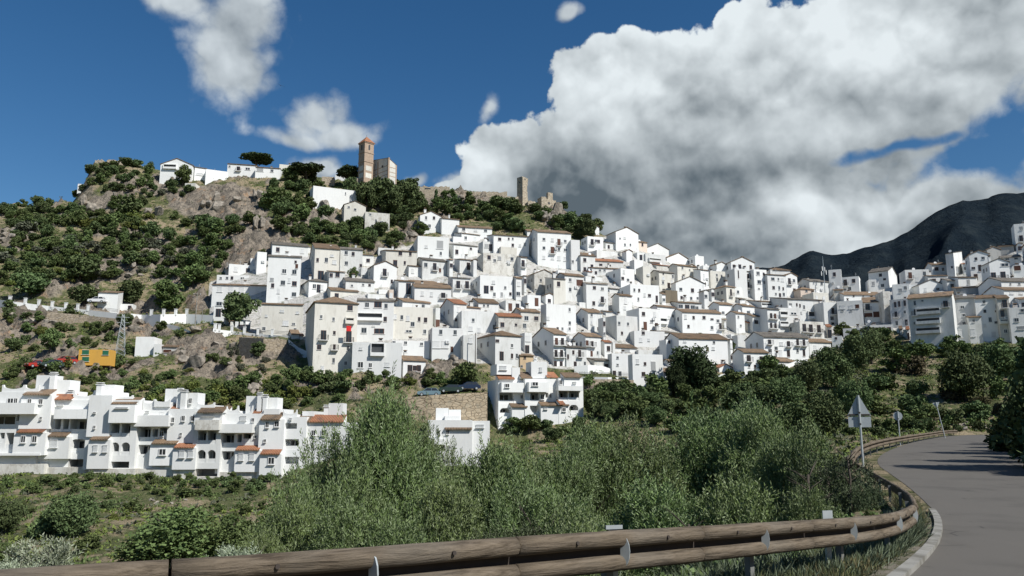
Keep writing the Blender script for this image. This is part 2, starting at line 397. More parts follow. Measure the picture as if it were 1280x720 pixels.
# verge on the valley side, then the drop; a bank on the other side
left = ZR-.004-np.clip(-SD-1.6, 0, None)*.62
right = ZR-.02+np.clip(SD-RW-.6, 0, 26)*.42*np.clip(RR/25, 0, 1)
plate = np.where(SD < .7, left, np.where(SD > RW, right, ZR-.06))
Zb = np.where(near, np.maximum(Z, plate), Z)
onroad = near & (SD > -1.4) & (SD < RW+.5)
Zb = np.where(near & (SD > -1.5) & (SD < RW+.4), plate, Zb)
inner = near & (SD > RW) & (SD < 60)
Zb = np.where(inner & (Y < 100), np.maximum(plate, np.where(Y < 60, plate, Z)), Zb)
# projected position for the rock areas
fz = Y*math.cos(PITCH)+Zb*math.sin(PITCH); ok = fz > 1
PX = np.where(ok, 640+F*X/np.where(ok, fz, 1), -9999); PY = np.where(ok, 360-F*(-Y*math.sin(PITCH)+Zb*math.cos(PITCH))/np.where(ok, fz, 1), -9999)
ROCKS = [(275, 252, 80, 26), (125, 248, 45, 18), (20, 300, 30, 22), (255, 450, 62, 34), (158, 405, 30, 22), (335, 300, 16, 22), (407, 268, 22, 26), (692, 276, 24, 20),
         (570, 248, 70, 12), (512, 292, 26, 14), (310, 480, 34, 16), (45, 405, 38, 14), (565, 462, 46, 10), (150, 330, 40, 16), (215, 345, 30, 16), (60, 360, 40, 14), (740, 488, 40, 8), (320, 262, 20, 40), (250, 380, 20, 10)]
RM = np.zeros(X.shape)
for a, b, rx, ry in ROCKS: RM = np.maximum(RM, np.clip(1.5*(1-np.sqrt(((PX-a)/rx)**2+((PY-b)/ry)**2)), 0, 1))
RM = np.clip((RM-.45+(fbm(X/8, Y/8, 4, 11)-.42)*2.6)*1.8*(RM > .02), 0, 1)*np.clip(RM*4, 0, 1)*(RR > 60)
hillz = (PX < 560) & (PX > -200) & (PY > 215) & (PY < 500) & (RR > 135) & (RR < 300)
RM = np.maximum(RM, hillz*np.clip((fbm(X/11, Y/9, 4, 61)-.545)*9, 0, 1))
cl_ = np.clip(1.6*(1-np.sqrt(((PX-272)/82)**2+((PY-252)/28)**2)), 0, 1)*(RR > 200); RM = np.maximum(RM, np.clip(cl_*(.5+fbm(X/6, Y/6, 3, 67)), 0, 1))
TWX = [-50, 255, 262, 330, 390, 470, 516, 560, 640, 720, 748, 800, 860, 905, 960, 1010, 1060, 1110, 1165, 1240, 1290, 1400]
TWT = [900, 900, 352, 322, 310, 318, 304, 290, 296, 304, 294, 290, 320, 330, 335, 355, 352, 350, 335, 308, 290, 285]
TWB = [900, 900, 398, 415, 425, 466, 466, 448, 456, 462, 462, 480, 485, 462, 466, 444, 430, 408, 430, 428, 425, 425]
TWB = np.interp(PX, [-50, 255, 262, 312, 380, 400, 500, 540, 600, 660, 760, 800, 842, 900, 940, 1012, 1030, 1110, 1140, 1290, 1400], [0, 0, 398, 415, 425, 464, 466, 448, 456, 462, 462, 480, 484, 462, 466, 444, 430, 408, 430, 428, 425])
TWT = np.interp(PX, TWX, TWT)
TM = np.clip((PY-TWT)/5, 0, 1)*np.clip((TWB+2-PY)/5, 0, 1)*(RR > 140)*(RR < 330)
RM = RM*(1-TM)
amp = np.clip((RR-6)/60, 0, 1)*np.clip((700-RR)/300, 0, 1)
hillmask = np.clip((-SD-2)/8, 0, 1)*amp if True else amp
nzv = (fbm(X/14, Y/14, 4, 3)-.5)*2.2+(fbm(X/3.2, Y/3.2, 3, 5)-.5)*.8
rid = 1-np.abs(2*fbm(X/7, Y/5, 4, 21)-1); blk = np.floor(fbm(X/5, Y/4, 3, 31)*7)/7
Zf = Zb+np.where(SD < -900, amp, hillmask)*nzv+RM*((rid-.75)*5.5+(blk-.4)*5.5+(1-np.abs(2*fbm(X/2.6, Y/2.2, 3, 71)-1)-.7)*2.2)
# scoop under the terraces of the lower row is left as is; mild flattening where houses stand
HZ = Zf
def H(x, y):
    th = math.atan2(x, y); r = math.hypot(x, y)
    i = min(max(int(np.searchsorted(TH, th))-1, 0), len(TH)-2); j = min(max(int(np.searchsorted(RG, r))-1, 0), len(RG)-2)
    a = (th-TH[i])/(TH[i+1]-TH[i]); b = (r-RG[j])/(RG[j+1]-RG[j]); a = min(max(a, 0), 1); b = min(max(b, 0), 1)
    return float((HZ[i, j]*(1-a)+HZ[i+1, j]*a)*(1-b)+(HZ[i, j+1]*(1-a)+HZ[i+1, j+1]*a)*b)
def hit(px, py, d0=12.0, d1=330.0):
    t = tv(py); u = uv(px, t); d = d0; best = (1e9, d0)
    while d < d1:
        g_ = t*d-H(u*d, d)
        if g_ <= 0 and d > d0: return Vector((u*d, d, H(u*d, d)))
        if g_/d < best[0]: best = (g_/d, d)
        d += .7
    d = best[1]; return Vector((u*d, d, H(u*d, d)))
ni, nj = X.shape
V_ = np.stack([X, Y, HZ], -1).reshape(-1, 3)
I, J = np.meshgrid(np.arange(ni-1), np.arange(nj-1), indexing='ij'); b0 = (I*nj+J).ravel()
Fq = np.stack([b0, b0+1, b0+nj+1, b0+nj], 1)[:, ::-1]
def f_ground(q, b):
    p = geo_pos(q); at_ = q.new('ShaderNodeAttribute', attribute_name='rock').outputs['Fac']
    sz = q.new('ShaderNodeSeparateXYZ'); q.l.new(q.new('ShaderNodeNewGeometry').outputs['Normal'], sz.inputs[0])
    n1 = q.noise(p, .12, 8, .65); n2 = q.noise(p, .6, 7, .7); n3 = q.noise(p, 2.6, 6, .7); n4 = q.noise(q.vm('ADD', p, (50, 9, 3)), .22, 6, .7)
    grass = q.mix(q.ramp(n2, .35, .65), (.085, .10, .04), (.15, .155, .075)); grass = q.mix(q.ramp(n3, .45, .75), grass, (.05, .07, .028))
    soil = q.mix(n3, (.24, .19, .12), (.36, .30, .20))
    c = q.mix(q.ramp(q.math('ADD', q.math('MULTIPLY', n1, .6), q.math('MULTIPLY', n2, .4)), .47, .56), grass, soil)
    rock = q.mix(q.ramp(n2, .35, .6), (.16, .14, .115), (.31, .265, .21)); rock = q.mix(q.math('MULTIPLY', q.ramp(n4, .54, .66), .7), rock, (.38, .24, .14))
    rock = q.mix(q.ramp(n3, .52, .64), rock, (.085, .078, .066)); rock = q.mix(q.math('MULTIPLY', q.ramp(q.noise(q.vm('MULTIPLY', p, (1, 1, .35)), .9, 6, .75), .52, .62), .75), rock, (.075, .068, .058))
    rk = q.math('ADD', at_, q.math('MULTIPLY', q.math('SUBTRACT', n3, .5), .9))
    steep = q.math('SUBTRACT', 1.0, q.ramp(sz.outputs[2], .45, .62))
    rf = q.math('MAXIMUM', q.ramp(rk, .3, .5), q.math('MULTIPLY', steep, .8))
    c = q.mix(rf, c, rock)
    tw = q.new('ShaderNodeAttribute', attribute_name='town').outputs['Fac']
    pav = q.mix(q.ramp(n3, .35, .7), (.62, .61, .58), (.40, .38, .34)); pav = q.mix(q.math('MULTIPLY', q.ramp(n2, .52, .6), .55), pav, (.10, .12, .06))
    c = q.mix(q.ramp(tw, .3, .7), c, pav)
    q.l.new(c, b.inputs['Base Color']); bump(q, b, q.math('ADD', n3, n2), .9, .5)
mat('ground', f_ground, .97, spec=.08)
me = fast_mesh('terrain', V_, Fq, ['ground'])
tw_ = me.attributes.new('town', 'FLOAT', 'POINT'); tw_.data.foreach_set('value', TM.ravel().astype(np.float32))
at_ = me.attributes.new('rock', 'FLOAT', 'POINT'); at_.data.foreach_set('value', RM.ravel().astype(np.float32))
tag(link(bpy.data.objects.new('terrain', me)), kind='structure')

# road surface, kerb
def f_road(q, b):
    p = geo_pos(q); n = q.noise(p, 60, 4, .7); n2 = q.noise(p, .5, 5, .6); n3 = q.noise(q.vm('MULTIPLY', p, (3, .5, 1)), .8, 4, .6)
    c = q.mix(n, (.098, .091, .080), (.142, .132, .116)); c = q.mix(q.math('MULTIPLY', q.ramp(n2, .45, .7), .45), c, (.072, .067, .06)); c = q.mix(q.math('MULTIPLY', q.ramp(n3, .55, .7), .3), c, (.135, .125, .108))
    vo = q.new('ShaderNodeTexVoronoi', feature='DISTANCE_TO_EDGE'); q.put(vo.inputs['Vector'], q.vm('ADD', p, q.vm('SCALE', q.new('ShaderNodeTexNoise').outputs['Color'], 1.2))); vo.inputs['Scale'].default_value = .35
    ck = q.math('MULTIPLY', q.math('SUBTRACT', 1.0, q.ramp(vo.outputs[0], .0, .012)), q.ramp(n2, .5, .6)); c = q.mix(q.math('MULTIPLY', ck, .7), c, (.02, .02, .02))
    q.l.new(c, b.inputs['Base Color']); bump(q, b, n, .5, .012)
mat('asphalt', f_road, .9, spec=.25)
def f_conc(q, b):
    p = geo_pos(q); n = q.noise(p, 12, 6, .7); n2 = q.noise(p, 2, 5, .6)
    q.l.new(q.mix(q.ramp(n2, .4, .7), q.mix(n, (.22, .22, .20), (.31, .30, .275)), (.14, .135, .115)), b.inputs['Base Color']); bump(q, b, n, .3, .02)
def f_grav(q, b):
    p = geo_pos(q); n = q.noise(p, 40, 5, .75); n2 = q.noise(p, 3, 5, .7)
    q.l.new(q.mix(q.ramp(n2, .4, .6), q.mix(n, (.10, .09, .07), (.30, .27, .22)), (.07, .075, .035)), b.inputs['Base Color']); bump(q, b, n, .8, .02)
mat('gravel', f_grav, .95, spec=.1)
mat('concrete', f_conc, .92, spec=.2)
right_e = offset(E, RW)
v, f = [], []
NS = 9
for i, (a, b) in enumerate(zip(E, right_e)):
    for k in range(NS):
        p = a.lerp(b, k/(NS-1)); v.append((p.x, p.y, float(zroad(a.y))+.006))
for i in range(len(E)-1):
    for k in range(NS-1): f.append((i*NS+k, i*NS+k+1, (i+1)*NS+k+1, (i+1)*NS+k))
tag(link(bpy.data.objects.new('road', fast_mesh('road', v, f, ['asphalt'], True))), kind='structure')
# kerb stones along the near part of the left edge
kb = MB(); ke = resample(EDGE, .95, 3); kr = offset(ke, -.13)
for i in range(len(ke)-1):
    if not (-6 < ke[i].x and ke[i].y < 17.5): continue
    a, b, c, d = ke[i], ke[i+1], kr[i+1], kr[i]; a = a.lerp(b, .006); d = d.lerp(c, .006)
    z = float(zroad(a.y)); z2 = float(zroad(b.y)); h = .07
    kb.slab([(a.x, a.y, z+h), (b.x, b.y, z2+h), (c.x, c.y, z2+h+.01), (d.x, d.y, z+h+.01)], .3, 'concrete')
tag(kb.build('kerb'), kind='structure')
gt = MB()                          # pale strip of concrete behind the kerb
g1 = offset(ke, -.14); g2 = offset(ke, -.42)
for i in range(len(ke)-1):
    if not (-6 < ke[i].x and 3 < ke[i].y < 16.5): continue
    z = float(zroad(ke[i].y))+.035; z2 = float(zroad(ke[i+1].y))+.035
    gt.slab([(g1[i].x, g1[i].y, z), (g1[i+1].x, g1[i+1].y, z2), (g2[i+1].x, g2[i+1].y, z2-.01), (g2[i].x, g2[i].y, z-.01)], .2, 'gravel')
tag(gt.build('verge_strip'), kind='structure')

# far mountain on the right
prof = [(-300, 420), (700, 380), (880, 350), (940, 336), (975, 332), (990, 324), (1004, 317), (1016, 314), (1026, 317), (1040, 319), (1060, 317), (1078, 311), (1100, 306), (1120, 300), (1140, 289), (1160, 274), (1180, 261), (1200, 254), (1225, 249), (1260, 243), (1300, 240), (1400, 225), (1550, 215), (1750, 240), (2100, 330)]
DM = 2300
mu = np.linspace(uv(-300, .2), uv(2100, .2), 520); pu = [uv(p[0], .2) for p in prof]; pz = np.interp(mu, pu, [tv(p[1])*DM for p in prof])
depths = np.linspace(0, 1, 90); mv = []
for k, s in enumerate(depths):
    dd = 1100+(DM-1100)*s if s <= .75 else None
for s in np.linspace(0, 1.35, 120):
    d = 900+(DM-900)*s
    if s <= 1: z = -140+(pz+140)*(s**1.25)
    else: z = -140+(pz+140)*(1-(s-1)*1.6)
    xx = mu*d if s <= 1 else mu*DM+(mu*0)
    n_ = (fbm(mu*d/260, np.full_like(mu, d/260), 5, 41)-.5)
    r_ = 1-np.abs(2*fbm(mu*DM/330, np.full_like(mu, d/800), 4, 45)-1)
    w = math.sin(min(s, 1)*math.pi)**.6 if s < 1 else 0
    z = z+(n_*120+(r_-.7)*150)*w+(fbm(mu*60, mu*0+s, 4, 50)-.5)*14*(s > .9)
    mv.append(np.stack([mu*d, np.full_like(mu, d), z], -1))
mv = np.array(mv); a_, b_ = mv.shape[:2]
I, J = np.meshgrid(np.arange(a_-1), np.arange(b_-1), indexing='ij'); q0 = (I*b_+J).ravel()
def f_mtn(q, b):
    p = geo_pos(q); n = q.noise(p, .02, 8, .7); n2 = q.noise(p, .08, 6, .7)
    c = q.mix(q.ramp(n, .4, .7), (.014, .022, .030), (.028, .038, .044)); c = q.mix(q.math('MULTIPLY', q.ramp(n2, .6, .8), .5), c, (.034, .038, .04))  # cloud shadow over the mountain is put into this dark base colour
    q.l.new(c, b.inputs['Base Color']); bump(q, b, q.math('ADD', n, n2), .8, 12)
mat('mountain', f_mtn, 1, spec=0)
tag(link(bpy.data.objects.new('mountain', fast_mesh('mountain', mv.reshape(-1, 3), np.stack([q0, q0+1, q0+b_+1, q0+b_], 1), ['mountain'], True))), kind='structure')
# ------------------------------------------------------------------ reference points used to word the labels
ANCH = [(457, 195, 'the church tower'), (654, 234, 'the ruined castle tower'), (119, 445, 'the orange building'), (183, 436, 'the windowless white hut'),
        (1029, 335, 'the radio mast'), (679, 437, 'the big blank grey gable'), (695, 318, 'the white block with window rows'), (415, 425, 'the cream house with red cloth'),
        (839, 370, 'the bare cement wall'), (870, 460, 'the pine before the houses'), (1162, 395, 'the house with stacked balconies'), (1072, 515, 'the triangular road sign'),
        (570, 508, 'the rough stone retaining wall'), (1094, 348, 'the pitched grey gable house'), (541, 310, 'the tall windowless white house'), (983, 435, 'the house above the rocky bend'),
        (945, 350, 'the tall skyline townhouse'), (354, 345, 'the tall house beside brown strip roof'), (1009, 366, 'the pink tower house'), (1188, 330, 'the bluish narrow skyline house'),
        (765, 322, 'the long red-brown roof'), (784, 295, 'the topmost gabled house'), (422, 245, 'the large white hall'), (220, 210, 'the crest house with verandah'), (660, 370, 'the stained grey wall house'),
        (1274, 290, 'the highest house at right edge'), (150, 420, 'the lattice pylon'), (138, 375, 'the white gatehouse'), (340, 400, 'the long cream wall house'), (80, 540, 'the arched loggia house'),
        (870, 405, 'the long white house with grey gable'), (1225, 335, 'the square skyline house'), (670, 495, 'the stepped white apartments'), (1150, 480, 'the green clearing'), (235, 665, 'the broad dark thicket'),
        (1122, 525, 'the round road sign'), (700, 272, 'the rocky bluff'), (600, 470, 'the parked dark cars')]
ORD = ['nearest', 'second', 'third', 'fourth', 'fifth', 'sixth', 'seventh', 'eighth', 'ninth', 'tenth', 'eleventh', 'twelfth']+['%dth' % i for i in range(13, 80)]
PEND = []           # (object, look, cat, group, px, py)
def defer(o, look, cat, group, px, py): PEND.append((o, look, cat, group, px, py)); o['category'] = cat; o['group'] = group
def finish_labels():
    from collections import defaultdict
    D = defaultdict(list)
    for o, look, cat, group, px, py in PEND:
        a = min(ANCH, key=lambda a: (a[0]-px)**2+((a[1]-py)*1.3)**2)
        dx, dy = px-a[0], py-a[1]
        ang = math.degrees(math.atan2(-dy, dx)) % 360
        di = ['right of', 'up-right of', 'above', 'up-left of', 'left of', 'down-left of', 'below', 'down-right of'][int((ang+22.5)//45) % 8]
        D[(cat, a[2], di)].append((dx*dx+dy*dy, o, look, group, cat))
    for (cat, an, di), L_ in D.items():
        L_.sort(key=lambda t: t[0])
        for i, (_, o, look, group, cat) in enumerate(L_):
            o['label'] = '%s, %s %s %s' % (look, ORD[i], di, an)
            if len(o['label'].replace('-', ' ').split()) > 15: o['label'] = o['label'].replace('weather-stained white', 'stained').replace('house with', 'with', 1).replace('sloping tiled', 'tiled')

# ------------------------------------------------------------------ house parts shared by all copies
def mesh_window(frame):
    m = MB()                                     # unit window 1 x 1, origin at centre, facing -y
    t = .09
    m.box(-.5, .5, -.05, 0, .5-t, .5, frame); m.box(-.5, .5, -.05, 0, -.5, -.5+t, frame)
    m.box(-.5, -.5+t, -.05, 0, -.5+t, .5-t, frame); m.box(.5-t, .5, -.05, 0, -.5+t, .5-t, frame); m.box(-.035, .035, -.04, 0, -.5+t, .5-t, frame)
    m.box(-.6, .6, -.14, 0, -.56, -.5, 'frame_white')
    return m.mesh('window')
def mesh_pane(): m = MB(); m.box(-.42, .42, -.02, .0, -.42, .42, 'glass_dark'); return m.mesh('pane')
def mesh_dark(): m = MB(); m.box(-.5, .5, -.012, .0, -.5, .5, 'dark_interior'); return m.mesh('pane')
def mesh_shut(c):
    m = MB(); m.box(-.5, .5, -.03, 0, -.5, .5, c)
    for k in range(9): z = -.45+k*.1; m.box(-.46, .46, -.045, -.031, z, z+.05, c)
    m.box(-.6, .6, -.16, 0, -.56, -.5, 'frame_white'); m.box(-.5, .5, -.08, 0, .5, .56, 'frame_white'); return m.mesh('window')
WIN_W = mesh_window('frame_white'); WIN_B = mesh_window('wood_brown'); WIN_G = mesh_window('shutter_grey'); PANE = mesh_pane(); SH_W = mesh_shut('shutter_white'); SH_G = mesh_shut('shutter_grey'); SH_B = mesh_shut('wood_brown')
m = MB(); m.box(-.44, .44, -.03, 0, -.5, .46, 'glass_dark'); m.box(-.5, -.44, -.06, 0, -.5, .5, 'wood_brown'); m.box(.44, .5, -.06, 0, -.5, .5, 'wood_brown'); m.box(-.44, .44, -.06, 0, .46, .5, 'wood_brown'); m.box(-.04, .04, -.05, 0, -.5, .46, 'wood_brown'); DOOR = m.mesh('door')
m = MB(); m.box(-.5, .5, -.05, 0, -.5, .5, 'wood_brown'); m.box(-.56, .56, -.07, 0, .5, .54, 'frame_white'); DOOR_M = m.mesh('door')
m = MB()                                          # iron balcony, 1.6 m wide, floor at z=0
m.box(-.8, .8, -.7, 0, -.12, 0, 'frame_white')
m.tube([(-.78, 0, .95), (-.78, -.66, .95), (.78, -.66, .95), (.78, 0, .95)], .022, 'iron_dark', 5)
for k in range(13): x = -.78+k*.13; m.tube([(x, -.66, 0), (x, -.66, .95)], .014, 'iron_dark', 4, False)
for x in (-.78, .78):
    for y in (-.5, -.34, -.17): m.tube([(x, y, 0), (x, y, .95)], .014, 'iron_dark', 4, False)
BALC = m.mesh('balcony')
m = MB()
m.box(-.3, .3, -.3, .3, 0, 1.1, 'plaster_white'); m.box(-.36, .36, -.36, .36, 1.1, 1.2, 'plaster_white'); m.box(-.22, .22, -.22, .22, 1.2, 1.5, 'dark_interior'); m.box(-.34, .34, -.34, .34, 1.5, 1.6, 'roof_tile')
CHIM = m.mesh('chimney')
m = MB()
m.tube([(0, 0, 0), (0, 0, 2.2)], .03, 'steel_galv', 5)
for k in range(5): m.tube([(-.35+.03*k, 0, 1.5+k*.15), (.35-.03*k, 0, 1.5+k*.15)], .012, 'steel_galv', 4)
ANT = m.mesh('aerial')
m = MB()
m.tube([(0, 0, 0), (0, 0, .7)], .03, 'steel_galv', 5); m.tube([(0, -.04, .7), (0, -.10, .72)], [.42, .42], 'shutter_white', 14); m.tube([(0, -.1, .7), (0, -.45, .75)], .015, 'steel_galv', 4)
DISH = m.mesh('satellite_dish')
m = MB(); m.box(-.4, .4, -.32, 0, -.3, .3, 'shutter_white'); m.tube([(0, -.32, 0), (0, -.335, 0)], .2, 'shutter_grey', 12); AIRC = m.mesh('air_conditioner')

TINT = {'w': ('plaster_white', 'white'), 'b': ('plaster_bright', 'bright white'), 'c': ('plaster_cream', 'cream'), 's': ('plaster_stained', 'weather-stained white'),
        'y': ('plaster_grey', 'grey rendered'), 'o': ('plaster_ochre', 'ochre'), 'k': ('bare_cement', 'bare cement'), 'p': ('plaster_pink', 'pinkish'), 't': ('stone_castle', 'rough stone')}
FOOT = []                                         # footprints: centre, radius
BOXES = []                                        # screen boxes for coverage (x0,x1,y0,y1)
def house(x0, x1, yt, yb, roof='g', tint='w', win='', xs=None, th=None, d=None, D=None, look=None, name='village_house', label=None, cat='house', rc='roof_tile', low=5.0, sidewin=0, grp='white houses of the hillside village'):
    """front wall between image columns x0-x1, eave at row yt, visible down to row yb"""
    rnd = random.Random(int(x0*131+yt*17))
    px = (x0+x1)/2
    if th is None: th = 22+rnd.uniform(-5, 7) if px < 960 else rnd.choice((8, 14, 20)) if px < 1035 else rnd.choice((-24, -18, -28))
    th = R(th); base = hit(px, yb) if d is None else at(px, yb, d)
    dc = base.y
    # front corner points on a line through the base point, turned by th
    tb = tv((yt+yb)/2); u0, u1, uc = uv(x0, tb), uv(x1, tb), uv(px, tb)
    ex, ey = math.cos(th), math.sin(th); cx, cy = uc*dc, dc
    def along(u): return (u*cy-cx)/(ex-u*ey)
    s0, s1 = along(u0), along(u1); A = Vector((cx+ex*s0, cy+ey*s0, 0)); Wd = s1-s0
    ztop = tv(yt)*(A.y+ey*Wd/2); zb = base.z if d is None else tv(yb)*dc
    Ht = ztop-zb
    if xs is not None:
        us = uv(xs, tb); D = (A.x-us*A.y)/(math.sin(th)+us*math.cos(th))
        D = min(max(D, 2.5), 16)
    if D is None: D = min(9, max(5.5, Wd*.9))
    root = empty(name, (A.x, A.y, zb), th)
    wm = TINT[tint][0]; z0 = -low
    w = MB(); ov = .28; rf = None
    if roof in 'gG':
        rise = D/2*.36
        w.prism([(0, z0), (Wd, z0), (Wd, Ht), (0, Ht)], 0, D, wm)
        for x in (0, Wd): w.face([(x, 0, Ht), (x, D, Ht), (x, D/2, Ht+rise)][::(1 if x else -1)], wm)
        r = MB(); k = .36; t = .17
        for sg in (0, 1):
            ya, yb_ = (-ov, D/2) if sg == 0 else (D+ov, D/2)
            za, zb2 = Ht-ov*k+.06, Ht+rise+.06
            P = [(-ov*.5, ya, za), (Wd+ov*.5, ya, za), (Wd+ov*.5, yb_, zb2), (-ov*.5, yb_, zb2)]
            if sg: P.reverse()
            r.slab([(p[0], p[1], p[2]+t) for p in P], t, rc)
        rtop = rise
    elif roof == 's':
        rise = D*.2
        w.prism([(0, z0), (Wd, z0), (Wd, Ht), (0, Ht)], 0, D, wm)
        w.face([(0, 0, Ht), (0, D, Ht+rise), (0, D, Ht)], wm); w.face([(Wd, 0, Ht), (Wd, D, Ht), (Wd, D, Ht+rise)], wm); w.face([(0, D, Ht), (0, D, Ht+rise), (Wd, D, Ht+rise), (Wd, D, Ht)], wm)
        r = MB(); k = .2; t = .17
        r.slab([(-.1, -ov, Ht-ov*k+.06+t), (Wd+.1, -ov, Ht-ov*k+.06+t), (Wd+.1, D+.1, Ht+rise+.08+t), (-.1, D+.1, Ht+rise+.08+t)], t, rc); rtop = rise
    elif roof == 'e':
        rise = Wd/2*.42
        w.prism([(0, z0), (Wd, z0), (Wd, Ht), (Wd/2, Ht+rise), (0, Ht)], 0, D, wm)
        r = MB(); t = .15
        r.slab([(-ov, -.2, Ht-ov*.42+.05+t), (Wd/2, -.2, Ht+rise+.05+t), (Wd/2, D+.2, Ht+rise+.05+t), (-ov, D+.2, Ht-ov*.42+.05+t)], t, rc)
        r.slab([(Wd/2, -.2, Ht+rise+.05+t), (Wd+ov, -.2, Ht-ov*.42+.05+t), (Wd+ov, D+.2, Ht-ov*.42+.05+t), (Wd/2, D+.2, Ht+rise+.05+t)], t, rc); rtop = rise
    elif roof == 'h':
        h2 = min(Wd, D)/2; rise = h2*.45; w.prism([(0, z0), (Wd, z0), (Wd, Ht), (0, Ht)], 0, D, wm)
        r = MB(); o_ = ov; Pz = Ht+.12
        a, b, c, d_ = (-o_, -o_, Pz), (Wd+o_, -o_, Pz), (Wd+o_, D+o_, Pz), (-o_, D+o_, Pz)
        if Wd >= D: e, f_ = (h2, D/2, Pz+rise), (Wd-h2+.01, D/2, Pz+rise); fs_ = [[a, b, f_, e], [c, d_, e, f_], [b, c, f_], [d_, a, e]]
        else: e, f_ = (Wd/2, h2, Pz+rise), (Wd/2, D-h2+.01, Pz+rise); fs_ = [[a, b, e], [b, c, f_, e], [c, d_, f_], [d_, a, e, f_]]
        for q in fs_: r.face(q, rc)
        r.box(-o_, Wd+o_, -o_, D+o_, Ht+.0, Ht+.115, rc); rtop = rise
    else:
        w.prism([(0, z0), (Wd, z0), (Wd, Ht-.5), (0, Ht-.5)], 0, D, wm)
        p_ = .22
        for q in ((0, Wd, 0, p_), (0, Wd, D-p_, D), (0, p_, p_, D-p_), (Wd-p_, Wd, p_, D-p_)): w.box(q[0], q[1], q[2], q[3], Ht-.495, Ht+rnd.uniform(0, .004), wm)
        r = MB(); r.box(p_+.003, Wd-p_-.003, p_+.003, D-p_-.003, Ht-.49, Ht-.40, 'terrace_tile'); rtop = 0
    wo = w.build('wall', root); ro = r.build('roof', root)
    # openings
    wins = []
    if isinstance(win, str) and 'x' in win:
        nr, nc = [int(q) for q in win.split('x')]
        sh = min(3.0, (Ht-.4)/max(nr, 1)); 
        for i in range(nr):
            for j in range(nc):
                if rnd.random() < .16: continue
                x = Wd*(j+.5)/nc+rnd.uniform(-.3, .3); z = Ht-1.35-i*sh+rnd.uniform(-.12, .12)
                if x < .8 or x > Wd-.8: x = min(max(x, Wd*.3), Wd*.7)
                ty = rnd.choices('wWsSdD', (5, 2, 2.4, 1.2, 1.6, .8))[0]
                ww, hh = (rnd.uniform(.75, 1.15), rnd.uniform(.95, 1.3)) if ty in 'wWsS' else (.95, 2.0)
                if z-hh/2 < -low+1: continue
                wins.append((x, z-(.35 if ty in 'dD' else 0), ww, hh, ty))
    elif win:
        for it in win:
            ty = it[4] if len(it) > 4 else ('d' if it[3] > 1.55*it[2] and it[3] > 6.5 else 'w')
            t_ = tv(it[1]); u_ = uv(it[0], t_); s_a = along(u_); yy = cy+ey*s_a; x = s_a-s0
            sc_ = yy/F*(1.03)
            wins.append((x, t_*yy-zb, it[2]*sc_, it[3]*sc_, ty))
    if Wd > 4 and Ht > 3.5 and not label and not (isinstance(win, str) and win == '0x0'):
        for _ in range(int(Wd*Ht/13)):
            x, z = rnd.uniform(.7, Wd-.7), rnd.uniform(max(1, .5), Ht-1.1)
            if all(abs(x-a[0]) > (a[2]+1.3)/2 or abs(z-a[1]) > (a[3]+1.4)/2 for a in wins): wins.append((x, z, rnd.uniform(.5, .95), rnd.uniform(.6, 1.2), rnd.choice('wwsSw')))
    for (x, z, ww, hh, ty) in wins:
        ww = min(ww, Wd*.95)
        if x-ww/2 < .02: x = ww/2+.05
        if x+ww/2 > Wd-.02: x = Wd-ww/2-.05
        if z+hh/2 > Ht-.05: z = Ht-hh/2-.1
        pos = (x, 0, z)
        if ty in 'wWn':
            o = inst('window', {'w': rnd.choice((WIN_W, WIN_G, WIN_B)), 'W': WIN_B, 'n': WIN_W}[ty], root, pos, scale=(ww, 1, hh)); inst('pane', PANE, o)
        elif ty in 'sS': inst('window', SH_W if ty == 's' else rnd.choice((SH_G, SH_B)), root, pos, scale=(ww, 1, hh))
        elif ty in 'dDo':
            inst('door', SH_G if ty == 'o' else (DOOR_M if ty == 'D' and rnd.random() < .3 else DOOR), root, pos, scale=(ww, 1, hh))
            if ty != 'o' and z-hh/2 > 1.6: inst('balcony', BALC, root, (x, 0, z-hh/2), scale=(max(ww*1.1/1.0, .9), 1, 1))
        elif ty == 'b':                            # deep covered opening: frame proud of the wall round a dark inner face
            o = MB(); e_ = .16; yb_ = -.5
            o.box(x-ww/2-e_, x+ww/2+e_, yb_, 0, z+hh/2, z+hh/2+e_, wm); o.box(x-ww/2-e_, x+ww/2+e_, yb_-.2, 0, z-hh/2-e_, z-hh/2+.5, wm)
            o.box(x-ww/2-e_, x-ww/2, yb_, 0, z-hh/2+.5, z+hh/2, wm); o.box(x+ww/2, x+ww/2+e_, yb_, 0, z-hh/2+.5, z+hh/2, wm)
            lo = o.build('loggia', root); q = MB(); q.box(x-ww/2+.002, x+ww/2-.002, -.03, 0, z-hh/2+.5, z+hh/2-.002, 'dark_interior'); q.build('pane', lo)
    if D > 4.5 and Ht > 4 and rnd.random() < .75: sidewin = max(sidewin, rnd.choice((1, 2, 2, 3)))
    if sidewin:
        for k in range(sidewin):
            z = Ht-1.5-3*(k//2); y = D*(.35 if k % 2 else .68)
            if z > -low+1: o = inst('window', WIN_G, root, (0, y, z), (0, 0, -math.pi/2), (.8, 1, 1.1)); inst('pane', PANE, o)
    # roof furniture
    if label: rnd = random.Random(1); rnd.random = lambda: .99
    if rnd.random() < .62 and Wd > 3:
        z = Ht+rtop*.55 if roof != 'f' else Ht-.42; inst('chimney', CHIM, ro, (Wd*rnd.uniform(.2, .8), D*.6, z-.1), scale=(rnd.uniform(.8, 1.3),)*2+(rnd.uniform(.8, 1.4),))
    if rnd.random() < .5: inst('aerial', ANT, ro, (Wd*rnd.uniform(.2, .8), D*.7, Ht+rtop*.5-.3))
    if rnd.random() < .16: inst('satellite_dish', DISH, ro, (Wd*rnd.uniform(.2, .8), D*.3, Ht+rtop*.4-.2))
    if rnd.random() < .14 and Ht > 4: inst('air_conditioner', AIRC, root, (Wd*rnd.uniform(.2, .8), 0, Ht*.55))
